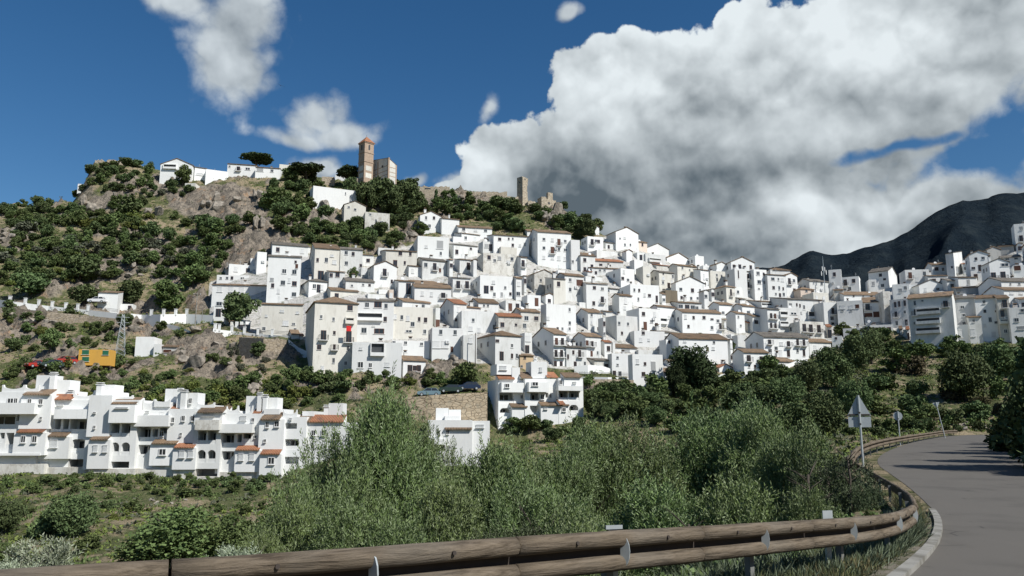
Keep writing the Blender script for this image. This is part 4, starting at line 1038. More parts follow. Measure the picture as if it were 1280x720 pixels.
            big_ = x1-x0 > 1.2; m.box(x0, x1, -off, -off+(3 if big_ else x1-x0), z0-1.5, z1-(0 if big_ else .35), tint)
            if not big_:
                e_ = .12; m.box(x0-e_, x1+e_, -off-e_, -off+(x1-x0)+e_, z1-.349, z1-.25, tint); m.box(x0+.1, x1-.1, -off+.1, -off+(x1-x0)-.1, z1-.249, z1-.1, 'dark_interior'); m.box(x0-.04, x1+.04, -off-.04, -off+(x1-x0)+.04, z1-.099, z1, tint)
            m.build('chimney' if not big_ else 'stair_tower', root)
    ztop = min(float(l.split()[2]) for l in lines)
    tag(root, label, 'apartment block', grp); return root
D0 = 121
facade('terraced_apartment', D0, 0, 20, 600, """
V -30 490 44 582
H -26 518 18 535
H 21 518 42.5 531
H 0 541 5 553
H 8 541 17 560
B -30 503.5 42 517.5
V 27 494 61 536 .35
V 18 541 55 569 .9 3
V -30 566.5 50 569.5 1.0 3
V -30 580 53 606 .5 9 s
V -30 490 44 500 -1
R 28 487 64 494 .35
R 20 534 55 541 .9
S 3 481 30 492
S 31 481 48 492
C 46 469 64 489
C 63 465 66.5 492 -1.5
W 13 502 8 9
W 19.5 501.5 5 8
W 37 502 5 7 .35
W 51 502 5 7 .35
W 51 523 3 4 .35
W 29 549 6 9 .9
W 43 549 6 9 .9""", 'leftmost apartment block of the white terraces, with scalloped parapets and a wide balcony')
facade('terraced_apartment', D0+.8, 0, 80, 600, """
V 55 500 111 586
H 69 524 75 541
H 79.5 524 85 541
H 88.5 524 108 541
H 88 549 108 565 a
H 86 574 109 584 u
B 68 511.5 111 523.5
V 50 546 84.5 573.5 .9 3
V 53 584 111 606 .5 9 s
R 59 493 91 500 .1
R 53 540 84.5 546 .9
S 92 488 118 504
V 60 489 92 497 -2.5 4
C 71 475 86 493
C 84 487 90 493 -2
W 75 506 8 3 s
W 76 517 6 8
W 63 508 5 2 s
W 62 516 4 6
W 60 529 4 6
W 67 555 9 9 .9 s""", 'apartment block with one broad arched loggia at lower right and a balcony of columns')
facade('terraced_apartment', D0-.5, 0, 138, 600, """
V 111 500 167 587
H 139.5 530 148.5 546
H 152.5 530 162 546
H 138.5 553 148 569 a
H 151.8 553 161.5 569 a
H 135 577 161 585 u
B 137 506 167 528.5 1.3
V 112 494 136 546 .3
V 111 550 135 586 .8 4
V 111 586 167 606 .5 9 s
R 139 497 172 505 .1
R 112 544 136 550 .8
S 142 494 166 499 -1
V 126 490 145 500 -2.3 4
C 127 481 142 496
C 121 478 126 496 -1
C 124 495 127 499 -.3
W 118 516 4 2 .3
W 118 534 3 4 .3
W 119 561 6 8 .8 s
W 131 561 6 8 .8 s
W 152 510 16 1.5 1.3 s""", 'apartment block with two pairs of openings, the lower pair arched, left of centre')
facade('terraced_apartment', D0+.5, 0, 192, 600, """
V 167 513 218 588
H 169.5 534 187.5 551
H 191 536.5 197 546
H 200 535 208.5 546.5
H 169.5 556 187.5 568 o
B 168 519 210 533
V 193 503 212 521 -.2
V 188 555 218 582 .9 4
V 165 586 217 606 .5 9 s
R 189 549 222 555 .9
R 212 504 230 512 -.6 r
R 165 503 180 511 -1
S 193 499 212 506 .1
S 179 499 192 511 -.2
W 202 519 5 8 -.1
W 202 542 5 7
W 203 565 9 8 .9
W 184 515 5 2 -.1 s""", 'apartment block with an octagonal lower opening and one twin window, beside the red roofs')
facade('terraced_apartment', D0, 0, 229, 600, """
V 211 511 245 590
V 216.5 560 243.5 587 .9 4
V 217 587 243 606 .5 9 s
R 217 553.5 243.5 560 .9 r
C 207 486 222 505
C 222 485 226 508 -1
C 226.5 487 231 512 -.5
C 232 491 246 512 -1.5
W 238 501 4 7 -1.4
W 216 525 4 7
W 229 523 4.5 7
W 241 523 5 7
W 226 543 3 4
W 227 568 7 8 .9 s
W 238 568 7 8 .9 s""", 'narrow plain apartment block with four chimneys and a red tile band over shutters')
facade('terraced_apartment', D0-.4, 0, 258, 602, """
V 243.5 515 273 598
H 248 539 257 555
H 260 539 269.5 555
H 247 562.5 256.5 578 a
H 259.5 562.5 269 578 a
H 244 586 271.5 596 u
B 244 525 273 537.5 1.3 1.29 s
V 243 596 273 608 .5 9 s
R 246 509 280 516 .1
S 246 503 268 510 -1
W 260 519.5 14 2 0 s""", 'apartment block with a stained balcony above columns and a pair of small arches')
facade('terraced_apartment', D0+.4, 0, 299, 602, """
V 273 517 325 592
H 275 542 292 558
H 297 543 302 553
H 304.5 542 313.5 553
H 275 564 292 575 o
B 274 530 315 541
V 294 563 325 590 .9 4
V 273 590 325 608 .5 9 s
R 294 556 325 563 .9
R 272 508 283 519 -.4
R 315 511 326 518 -.4 r
S 283 508 297 519 -.1
S 297 507 315 529 -.1
W 304 523 8 5 0 s
W 316 525 4 5
W 319 546 3 4
W 301 571.5 6.5 8 .9 s
W 314.5 571.5 6.5 8 .9 s""", 'apartment block with an octagonal lower opening, right of the small arches')
facade('terraced_apartment', D0-.3, 0, 338, 602, """
V 324.5 524 352 600
H 326 594 349 600 u
V 325 568 350.5 594 .9 4
V 325 600 350 610 .5 9 s
R 325 516 350.5 525 .1
R 325 561.5 350.5 568 .9
V 330 511 349 518 -1
C 308 495 328 517
C 328 497 346 515
C 322 490 326 510 -1.5
C 329 493 333 508 -1.5
W 334 531 4.5 7.5
W 346 530 6 7.5
W 331 551 3.5 4
W 339 576 8 9 .9""", 'apartment block under two wide rooftop stair boxes, with a single lower window')
facade('terraced_apartment', D0+.3, 0, 392, 602, """
V 352 521 380 604
H 356.5 529 371 536
H 356.5 549 373 562
H 356 571 373 580
V 380 528 434 606 -.6
S 354 512 371 524
R 371 517 388 528 -.5
R 386 519 430 528 -.6
V 378 514 392 530 -2
C 411 504 428 524
C 405 506 410 524
W 363 524 4 2 .05 s
W 392 541 5 7 -.6
W 404 541 5 7 -.6
W 420 545 9 9 -.6
W 420 570 9 9 -.6""", 'last apartment block of the left terraces, half hidden by the tall olive tree')
facade('terraced_apartment', 127, 6, 560, 576, """
V 535 525 590 582
H 537 557 556 568
V 588 526 612 584 -.8
B 532 549 557 556 1.2 1.19
R 556 528 590 537 .1
V 556 520 575 530 -1.5
C 545 510 560.5 527
C 561 512 576 528
W 548 541 4.5 7
W 559.5 540 4 6
W 561 559 3 5
W 600 533 10 4 -.8 s""", 'low white apartment block with two stair boxes in front of the stone retaining wall')
facade('terraced_apartment', 137, 17, 639, 540, """
V 623 474 656 556 0 7
H 624.5 491 642 504.5
H 625 510 637.5 520 a
B 627 478 655 490.5 1.2 1.19
V 640 509 656 534 .9 3
V 640 459 650 478 -.3 3
R 623 468.5 643 474 .1
R 639 504 659 509 .9
V 621 455 640 468.5 -.4 4
W 634 482 6 5 1.2
W 652 496 3 5
W 646 525 6 6 .9
W 629 460 9 5 -.4 s""", 'left block of the stepped white apartments, its shaded side wall beside the stone retaining wall')
facade('terraced_apartment', 137.5, 17, 677, 540, """
V 656 473 698 556 0 7
H 663 491 674 504
H 682 491 685.5 501
H 662.5 507 674 516 o
B 661 477.5 686 490 1.2 1.19
V 676 507 700 532 .9 3
R 652 465 665 473 -.3
R 684 465 697 472 -.3
R 676 500 711 507 .9
V 664 452 684 473 -.7 3
C 668 448 671 456 -2
W 669 480 8 5 1.2
W 688 495 3 5
W 678 496 5 7
W 682 511 5 2 .9 s
W 676 462 4 5 -.7 s""", 'middle block of the stepped white apartments with an octagonal opening')
facade('terraced_apartment', 138, 17, 713, 540, """
V 698 473 730 556 0 7
H 699 489 710 501
H 711.5 489 724 501
H 711.5 506 723 517 a
B 698 482 729 488.5 1.2 1.19
V 705 471 726 483 .25 3
R 705 466 726 471.5 .3
R 700 500 706 506 .9
W 718 478.5 5 2 .25 s
W 701 478 4 6
W 705 512 5 5""", 'right block of the stepped white apartments with an arched lower loggia')
for a_, b_, dd in ((20, 600, D0), (80, 600, D0), (140, 600, D0), (200, 600, D0), (260, 600, D0), (320, 600, D0), (390, 600, D0), (560, 570, 130), (640, 540, 138), (680, 540, 138), (715, 540, 138)):
    p = at(a_, b_, dd+3); FOOT.append((p.x, p.y, 5.0))

# ------------------------------------------------------------------ church, castle, walls on the crest
def box_at(m, o, ax, ay, x0, x1, y0, y1, z0, z1, mt):
    pass
dch = 266; B = at(454.3, 236, dch); th = R(44)
ch = empty('church', B, th); tag(ch, 'stone church with square brick bell tower and red pyramid roof on the crest', 'church')
def zz(py, d=dch): return tv(py)*d-B.z
s = 3.7; m = MB()
m.box(0, s, 0, s, zz(290), zz(177), 'brick_tower')
for py in (189.5, 201): m.box(-.14, s+.14, -.14, s+.14, zz(py+.5), zz(py-.5), 'brick_tower')
m.box(-.2, s+.2, -.2, s+.2, zz(177.6), zz(176.6), 'brick_tower')
tw = m.build('tower', ch)
m = MB(); e = .38; za, zb_ = zz(176.5), zz(167.5); P = [(-e, -e, za), (s+e, -e, za), (s+e, s+e, za), (-e, s+e, za)]
for a, b in zip(P, P[1:]+P[:1]): m.face([a, b, (s/2, s/2, zb_)], 'roof_tile_red')
m.face(P[::-1], 'roof_tile_red'); m.build('tower_roof', tw)
m = MB(); m.tube([(s/2, s/2, zb_-.1), (s/2, s/2, zb_+.7)], .05, 'iron_dark', 5); m.build('finial', tw)
for rot, loc in ((0, (s/2, 0, 0)), (-math.pi/2, (0, s/2, 0))):
    m = MB(); w_ = .34; z0, z1 = zz(186), zz(180.5)
    m.prism([(-w_, z0), (w_, z0), (w_, z1)]+[(w_*math.cos(a), z1+w_*math.sin(a)) for a in np.linspace(.4, math.pi-.4, 5)]+[(-w_, z1)], -.03, .05, 'dark_interior')
    o = m.build('belfry_opening', tw); o.location = loc; o.rotation_euler = (0, 0, rot)
    for zp in ((206, 212), (215, 221)):       # pale plaster panels low on the tower
        m = MB(); m.box(-1.2, 1.2, -.03, 0, zz(zp[1]), zz(zp[0]), 'plaster_cream'); o = m.build('plaster_panel', tw); o.location = loc; o.rotation_euler = (0, 0, rot)
# nave
inv = Matrix.Rotation(-th, 3, 'Z')
Cn = at(484.6, 236, dch-1.5); off = inv @ (Cn-B); m = MB()
nv = empty('nave_pivot', off, R(6)); bpy.data.objects.remove(nv)
X0, Y0 = off.x, off.y; Wn, Dn = 3.5, 12.5
zf = zz(199.3)+1.9; c8 = [(X0, Y0), (X0+Wn, Y0), (X0+Wn, Y0+Dn), (X0, Y0+Dn)]; th_ = [zz(199.3), zz(206), zz(206)+1.9, zf]
for i in range(4):
    j = (i+1) % 4; m.face([(*c8[i], zz(290)), (*c8[j], zz(290)), (*c8[j], th_[j]), (*c8[i], th_[i])], 'plaster_cream')
nave = m.build('nave', ch)
m = MB()
for q in ((X0-.06, X0+.55, Y0-.06, Y0+.55), (X0-.06, X0+.5, Y0+Dn*.5-.3, Y0+Dn*.5+.3), (X0+Wn-.45, X0+Wn+.06, Y0-.06, Y0+.4)): m.box(*q, zz(290), zz(198.5 if q[0] < X0+1 else 205.6), 'brick_tower')
for py in (208, 214, 219): m.box(X0-.03, X0-.001, Y0+.6, Y0+Dn-.1, zz(py+.4), zz(py-.4), 'brick_tower'); m.box(X0+.6, X0+Wn-.5, Y0-.03, Y0-.001, zz(py+2.4), zz(py+1.6), 'brick_tower')
m.build('buttress', ch)
m = MB(); m.slab([(X0-.1, Y0-.1, zz(199.3)+.12), (X0+Wn+.1, Y0-.1, zz(206)+.1), (X0+Wn+.1, Y0+Dn+.1, zz(206)+2.0), (X0-.1, Y0+Dn+.1, zz(199.3)+2.02)], .1, 'roof_tile'); m.build('nave_roof', ch)
m = MB(); yq = Y0+Dn*.28; cz_ = zz(207)
m.prism([(math.cos(a)*.5, cz_+math.sin(a)*.5) for a in np.linspace(0, 2*math.pi, 12, endpoint=False)], -.06, 0, 'dark_interior'); o = m.build('round_window', ch); o.location = (X0, yq, 0); o.rotation_euler = (0, 0, -math.pi/2)
FOOT.append((B.x+3, B.y+4, 4))

def ruin(name, px0, px1, pt, pb, d, th, dep, label, jag=.8, mt='stone_castle', seed=1, cat='ruin'):
    rr = random.Random(seed); A = at(px0, pb, d); root = empty(name, A, R(th)); t = R(th)
    u = uv(px1, tv(pb)); W_ = (u*A.y-A.x)/(math.cos(t)-u*math.sin(t)); Ht = tv(pt)*d-A.z
    n = max(5, int(W_/.7)); P = [(0, -6), (W_, -6)]
    for i in range(n, -1, -1): P.append((W_*i/n, Ht+rr.uniform(-jag, jag*.35)))
    m = MB(); m.prism(P, 0, dep, mt); w = m.build('wall', root)
    if Ht > 3:
        m = MB(); m.box(W_*.45, W_*.58, -.03, 0, Ht*.55, Ht*.7, 'dark_interior'); m.build('window', w)
    tag(root, label, cat); FOOT.append((A.x+W_/2, A.y+1, W_/2+1)); return root, W_, Ht
# castle tower: two lit and shaded faces, broken corner
B = at(653.3, 254, 270); th = R(45); ct = empty('castle_tower', B, th); tag(ct, 'ruined square castle tower with broken right corner on the crest', 'castle tower', )
def zc(py): return tv(py)*270-B.z
m = MB(); s = 2.75; lv = [260, 246, 238, 230, 225, 221.2]; bite = [0, .05, .5, .35, .05, 0]
for (a, b), (c, d_) in zip(zip(lv, bite), zip(lv[1:], bite[1:])):
    sx = s-(b+d_)/2*1.0; m.box(0, sx, 0, s, zc(a), zc(c)-.002, 'stone_castle')
m.box(0, s*.8, .3, s, zc(221.2), zc(220.2), 'stone_castle'); tw2 = m.build('wall', ct)
for rot, loc, zs in ((0, (s*.45, 0, 0), (224.5, 222.3)), (-math.pi/2, (0, s*.5, 0), (228, 226))):
    m = MB(); m.box(-.22, .22, -.02, 0, zc(zs[0]), zc(zs[1]), 'dark_interior'); o = m.build('window', tw2); o.location = loc; o.rotation_euler = (0, 0, rot)
FOOT.append((B.x, B.y+2, 3))
ruin('castle_wall', 631, 648, 245, 262, 268, 16, 2.5, 'roofless brown stone wall with one window left of the castle tower', .5, seed=2)
ruin('castle_wall', 660, 670, 250, 262, 267, 24, 2.5, 'pale broken wall stub directly right of the castle tower', .8, seed=3)
ruin('castle_wall', 677, 695, 246, 264, 270, 26, 3, 'cream stepped castle remnant with small turret, right of the castle tower', .9, seed=4)
ruin('castle_wall', 685, 691, 240.5, 250, 272, 26, 1.2, 'small stone turret stub on top of the cream castle remnant', .25, seed=5)
ruin('rampart_wall', 566, 634, 238.5, 246, 276, 3, 1.5, 'long low crumbling rampart along the ridge left of the castle tower', .5, seed=6, cat='rampart')
ruin('rampart_wall', 505, 562, 231.5, 242, 274, 2, 1.5, 'crumbling rampart on the ridge just right of the church', .6, seed=7, cat='rampart')
ruin('rampart_wall', 118, 128, 199, 210, 266, 5, 2, 'weathered stone wall corner at the top of the left cliff', .5, seed=8, cat='rampart')
ruin('rampart_wall', 133, 172, 199, 208, 276, 5, 2, 'low stone wall along the top of the left cliff', .5, seed=9, cat='rampart')

def ribbon_wall(name, pts, thick, mt, label, cat, dshift=0.0, cap=None, base_drop=2.5, group=None, pillars=(), rail=False):
    """wall along points (px, row of its top, row of its foot)"""
    W3 = []
    for px, yt, yb in pts:
        p = hit(px, yb); W3.append((p.x, p.y+dshift, tv(yt)*(p.y+dshift), p.z-base_drop))
    root = empty(name, (W3[0][0], W3[0][1], W3[0][3]+base_drop)); O = root.location
    m = MB(); q = [(x-O.x, y-O.y, a-O.z, b-O.z) for x, y, a, b in W3]
    for a, b in zip(q, q[1:]):
        F_ = [(a[0], a[1], a[3]), (b[0], b[1], b[3]), (b[0], b[1], b[2]), (a[0], a[1], a[2])]; K = [(x, y+thick, z) for x, y, z in F_]
        m.face(F_, mt); m.face(K[::-1], mt); m.face([F_[3], F_[2], K[2], K[3]], mt)
    for e, sg in ((q[0], 1), (q[-1], -1)): P = [(e[0], e[1], e[3]), (e[0], e[1], e[2]), (e[0], e[1]+thick, e[2]), (e[0], e[1]+thick, e[3])]; m.face(P if sg > 0 else P[::-1], mt)
    m.build('wall', root)
    xs = [p[0] for p in pts]
    for px in pillars:
        k = np.interp(px, xs, range(len(xs))); i = min(int(k), len(q)-2); f_ = k-i; c = [q[i][j]*(1-f_)+q[i+1][j]*f_ for j in range(4)]
        pm = MB(); pm.box(-.25, .25, -.1, thick+.1, -.3, 1.15, mt); pm.box(-.32, .32, -.17, thick+.17, 1.151, 1.25, mt); o = pm.build('pillar', root); o.location = (c[0], c[1], c[2])
    if rail:
        pm = MB()
        for a, b in zip(q, q[1:]):
            for h in (.35, .62, .9): pm.tube([(a[0], a[1]+thick/2, a[2]+h), (b[0], b[1]+thick/2, b[2]+h)], .035, 'iron_dark', 4)
        pm.build('railing', root)
    tag(root, label, cat, group); return root
ribbon_wall('pillared_wall', [(-40, 369, 378), (12, 376.5, 384), (60, 382.5, 389), (110, 387.5, 394), (146, 391.5, 398)], .4, 'plaster_bright', 'white road wall with pillars and iron railing running left of the gatehouse', 'wall', pillars=(-20, 11, 30, 47, 64, 81, 96, 109), rail=True)
ribbon_wall('pillared_wall', [(163, 392, 400), (176, 393.5, 401), (200, 393, 404), (232, 392.5, 405), (266, 394, 406)], .4, 'plaster_bright', 'tall white wall with four pillars between the gatehouse and the first village houses', 'wall', pillars=(188, 203, 218, 232), rail=True)
ribbon_wall('pillared_wall', [(266, 411, 416), (290, 414, 419), (330, 418, 422), (362, 420, 424)], .35, 'plaster_bright', 'low white parapet with pillars in front of the long cream wall house', 'wall', pillars=(268, 273, 289, 305, 322, 340), rail=True)
ribbon_wall('stone_wall', [(299, 421.5, 440), (330, 423, 438), (358, 424.5, 436)], .5, 'stone_rubble', 'brown rubble wall under the low pillared parapet', 'wall', dshift=-.6)
ribbon_wall('stone_wall', [(10, 384.5, 393), (60, 389.5, 399), (110, 394.5, 403), (145, 398, 405)], .5, 'stone_rubble', 'brown rubble footing under the pillared road wall at left', 'wall', dshift=-.6)
ribbon_wall('curved_wall', [(360, 424, 430), (372, 434, 440), (388, 441, 447), (398, 446, 452)], .4, 'plaster_bright', 'sloping white ramp wall left of the cream house with red cloth', 'wall')
ribbon_wall('path_wall', [(207, 404, 408), (222, 408, 413), (238, 414, 418)], .4, 'plaster_bright', 'thin white path edge descending the rocks below the pillared wall', 'wall')
ribbon_wall('stone_wall', [(508, 497, 520), (540, 494, 528), (575, 492, 532), (609, 490.5, 532)], 1.2, 'stone_tan', 'high retaining wall of big tan stone blocks below the parked cars', 'wall', dshift=-1)
ribbon_wall('terrace_wall', [(718, 458, 468), (735, 456, 468), (752, 457, 468), (764, 461, 468)], .4, 'plaster_bright', 'white curved terrace wall above the stepped white apartments', 'wall')
ribbon_wall('terrace_wall', [(724, 471, 480), (760, 471.5, 480), (790, 472, 480)], .4, 'plaster_bright', 'long white parapet above the stone bank right of the stepped apartments', 'wall', rail=True)
ribbon_wall('stone_wall', [(727, 474, 490), (760, 474, 490), (792, 475, 492)], .5, 'stone_rubble', 'rubble bank wall below the long white parapet', 'wall', dshift=-.7)
ribbon_wall('ramp_wall', [(898, 469, 474), (915, 465, 472), (932, 460, 470)], .4, 'plaster_bright', 'white ramp wall rising towards the balcony house right of the pine', 'wall')
ribbon_wall('ramp_wall', [(960, 464, 470), (985, 455, 462), (1010, 446, 453)], .4, 'plaster_bright', 'white sloping wall under the house above the rocky bend', 'wall')
# ------------------------------------------------------------------ plants
def f_leaf(c1, c2, back=None, var=.5):
    def f(q, b):
        oi = oinfo(q); gi = q.new('ShaderNodeNewGeometry'); tint = q.new('ShaderNodeAttribute', attribute_name='tint').outputs['Fac']
        c = q.mix(tint, c1, c2)
        if back: c = q.mix(q.math('MULTIPLY', gi.outputs['Backfacing'], .8), c, back)
        h = q.new('ShaderNodeHueSaturation'); q.put(h.inputs['Color'], c)
        q.put(h.inputs['Value'], q.math('ADD', 1-var*.5, q.math('MULTIPLY', oi, var))); q.put(h.inputs['Hue'], q.math('ADD', .485, q.math('MULTIPLY', oi, .03)))
        q.l.new(h.outputs[0], b.inputs['Base Color'])
    return f
mat('leaf_dark', f_leaf((.050, .078, .032), (.125, .165, .066)), .75, spec=.15)
mat('leaf_green', f_leaf((.060, .090, .032), (.135, .175, .062)), .75, spec=.15)
mat('leaf_pine', f_leaf((.035, .056, .025), (.075, .105, .045)), .8, spec=.1)
mat('leaf_grey', f_leaf((.07, .08, .055), (.15, .16, .11)), .85, spec=.1)
mat('leaf_yellow', f_leaf((.08, .105, .025), (.17, .19, .055)), .8, spec=.1)
mat('leaf_brown', f_leaf((.07, .065, .035), (.14, .12, .07)), .85, spec=.1)
mat('leaf_olive', f_leaf((.042, .072, .020), (.19, .265, .085), (.19, .24, .12), .2), .55, spec=.3)
mat('leaf_silver', f_leaf((.16, .20, .12), (.30, .34, .22), (.34, .38, .28), .2), .6, spec=.3)
mat('leaf_deep', f_leaf((.030, .045, .020), (.075, .100, .040), (.09, .11, .06), .25), .6, spec=.25)
def f_bark(q, b):
    p = q.new('ShaderNodeTexCoord').outputs['Object']; n = q.noise(q.vm('MULTIPLY', p, (6, 6, 1.2)), 2, 6, .7)
    q.l.new(q.mix(n, (.045, .038, .030), (.12, .105, .088)), b.inputs['Base Color']); bump(q, b, n, .7, .03)
mat('bark', f_bark, .95, spec=.1)
def quads_from(cen, ax, side, L_, W_, m, tint, diamond=False):
    """leaf quads: centres, long axis, side axis"""
    a = ax*L_[:, None]/2; s = side*W_[:, None]/2
    if diamond: P = np.stack([cen-a, cen+s, cen+a, cen-s], 1)
    else: P = np.stack([cen-a-s, cen-a+s, cen+a+s, cen+a-s], 1)
    v = P.reshape(-1, 3); f = np.arange(len(v)).reshape(-1, 4)
    me = fast_mesh('crown', v, f, [m]); t = me.attributes.new('tint', 'FLOAT', 'FACE'); t.data.foreach_set('value', np.clip(tint, 0, 1).astype(np.float32)); return me
def unit(v): return v/np.maximum(np.linalg.norm(v, axis=1, keepdims=True), 1e-6)
def far_crown(seed, shape, n, m, leaf=.075, nc=22):
    """crown in a box of width 1 and height 1 standing on z=0"""
    r = np.random.default_rng(seed); cs = []
    while len(cs) < nc:
        d = r.normal(size=3); d /= np.linalg.norm(d); rad = r.uniform(.25, 1)**.6
        p = d*rad
        if shape == 'round': c = np.array([p[0]*.36, p[1]*.36, .52+p[2]*.34]); s = r.uniform(.10, .19)
        elif shape == 'bush': c = np.array([p[0]*.38, p[1]*.38, .15+abs(p[2])*.6]); s = r.uniform(.12, .22)
        elif shape == 'umbrella': c = np.array([p[0]*.40, p[1]*.40, .70+p[2]*.16*(1-.4*np.hypot(p[0], p[1]))]); s = r.uniform(.09, .15)
        else: k = r.uniform(0, 1); c = np.array([p[0]*.34*(1-k*.8), p[1]*.34*(1-k*.8), .12+k*.8]); s = r.uniform(.09, .15)
        cs.append((*c, s))
    cs = np.array(cs); w = cs[:, 3]**2; idx = r.choice(nc, n, p=w/w.sum()); d = unit(r.normal(size=(n, 3)))
    rad = (r.uniform(.35, 1, n)**.5)[:, None]; rad *= (.8+.45*vnoise(d[:, 0]*3+idx, d[:, 2]*3+d[:, 1]*2, seed))[:, None]
    P = cs[idx, :3]+d*rad*cs[idx, 3:4]*np.array([1, 1, .85 if shape != 'umbrella' else .6])
    ax = unit(d*.4+r.normal(size=(n, 3))*.8); sd = unit(np.cross(ax, r.normal(size=(n, 3))))
    L_ = r.uniform(.6, 1.3, n)*leaf; W_ = L_*r.uniform(.45, .8, n)
    tint = r.uniform(0, .75, n)+.35*vnoise(idx*1.7, idx*0., seed+5)
    P[:, 2] = np.maximum(P[:, 2], .01)
    return quads_from(P, ax, sd, L_, W_, m, tint)
CR = {}
def crowns(key, shape, n, m, leaf, k=3, nc=22): CR[key] = [far_crown(hash(key) % 1000 if False else sum(map(ord, key))*7+i*13, shape, n, m, leaf, nc) for i in range(k)]
crowns('oak', 'round', 3000, 'leaf_dark', .062, 4, 26); crowns('green', 'round', 2800, 'leaf_green', .062, 3, 24); crowns('shrub', 'bush', 1500, 'leaf_green', .08, 4, 14)
crowns('darkshrub', 'bush', 1600, 'leaf_dark', .08, 4, 15); crowns('greyshrub', 'bush', 1300, 'leaf_grey', .07, 3, 13); crowns('umbrella', 'umbrella', 8000, 'leaf_pine', .05, 2, 50)
crowns('conifer', 'cone', 2200, 'leaf_pine', .07, 2, 26); crowns('pine', 'round', 9000, 'leaf_pine', .035, 2, 46); crowns('yellowshrub', 'bush', 1300, 'leaf_yellow', .07, 3, 13); crowns('brownshrub', 'bush', 1500, 'leaf_brown', .06, 3, 16)
crowns('thicket', 'bush', 9000, 'leaf_green', .03, 3, 60); crowns('bigoak', 'round', 9000, 'leaf_dark', .034, 3, 50)
def trunk_mesh(seed, hc, limbs=5):
    r = random.Random(seed); m = MB(); m.tube([(0, 0, -.12), (.01, .0, .15), (.02, .01, hc*.6), (.0, .0, hc)], [.035, .028, .022, .015], 'bark', 7)
    for k in range(limbs):
        a = 2*math.pi*k/limbs+r.uniform(-.4, .4); h = hc*r.uniform(.4, .8); m.tube([(.015, .0, h), (.12*math.cos(a), .12*math.sin(a), h+.12), (.26*math.cos(a), .26*math.sin(a), h+.26)], [.013, .010, .004], 'bark', 5)
    return m.mesh('trunk', True)
TRK = [trunk_mesh(i, .6) for i in range(3)]; STEM = [trunk_mesh(9+i, .3, 4) for i in range(2)]
KIND = {'oak': ('evergreen_tree', 'dark evergreen tree', 'tree'), 'green': ('leafy_tree', 'mid-green leafy tree', 'tree'), 'shrub': ('shrub', 'green shrub', 'shrub'), 'darkshrub': ('shrub', 'dark green shrub', 'shrub'),
        'greyshrub': ('shrub', 'grey-green dry shrub', 'shrub'), 'umbrella': ('stone_pine', 'flat-topped dark pine', 'tree'), 'conifer': ('pine_tree', 'pointed dark conifer', 'tree'), 'pine': ('pine_tree', 'dense pine', 'tree'),
        'yellowshrub': ('shrub', 'yellow-green shrub', 'shrub'), 'brownshrub': ('shrub', 'brownish dry shrub', 'shrub'), 'thicket': ('thicket_bush', 'broad dense green bush', 'bush'), 'bigoak': ('evergreen_tree', 'big dark evergreen', 'tree')}
GRP = {'tree': 'trees on the slopes', 'shrub': 'shrubs on the slopes', 'bush': 'dense bushes on the lower slope'}
PL = []
def plant(kind, px, py, w, h, label=None, d=None, zoff=0, group=None):
    p = hit(px, py) if d is None else Vector((at(px, py, d).x, d, H(at(px, py, d).x, d)))
    if label is None:
        for fx, fy, fr in FOOT:
            if abs(p.y-fy) < 40 and math.hypot(p.x-fx, p.y-fy) < fr*.8: return None
    r = random.Random(int(px*31+py*7)); sc = p.y/F*1.02; W_, H_ = w*sc, h*sc
    nm, lk, cat = KIND[kind]; root = empty(nm, (p.x, p.y, p.z-.08*H_+zoff), r.uniform(0, 6.28))
    inst('crown', r.choice(CR[kind]), root, (0, 0, 0), scale=(W_, W_*r.uniform(.8, 1.1), H_))
    if cat in ('tree', 'bush'): inst('trunk', r.choice(TRK), root, scale=(W_, W_, H_*1.0))
    else: inst('stem', r.choice(STEM), root, scale=(W_, W_, H_))
    if label: tag(root, label, cat, group or GRP[cat])
    else: defer(root, ('small ' if w < 15 else ('large ' if w > 30 else ''))+lk, cat, GRP[cat], px, py-h/2)
    PL.append(root); return root
def region(cx, cy, rx, ry, n, w0, w1, kinds, asp=.8):
    r = random.Random(int(cx*3+cy)); pts = []; t = 0
    while len(pts) < n and t < n*12:
        t += 1; a = r.uniform(0, 6.28); q = math.sqrt(r.random()); x, y = cx+rx*q*math.cos(a), cy+ry*q*math.sin(a); w = r.uniform(w0, w1)
        if any(math.hypot(x-u, (y-v)*1.4) < (w+ww)*.3 for u, v, ww in pts): continue
        pts.append((x, y, w))
    for x, y, w in pts: plant(r.choice(kinds), x, y, w, w*asp*r.uniform(.85, 1.2))
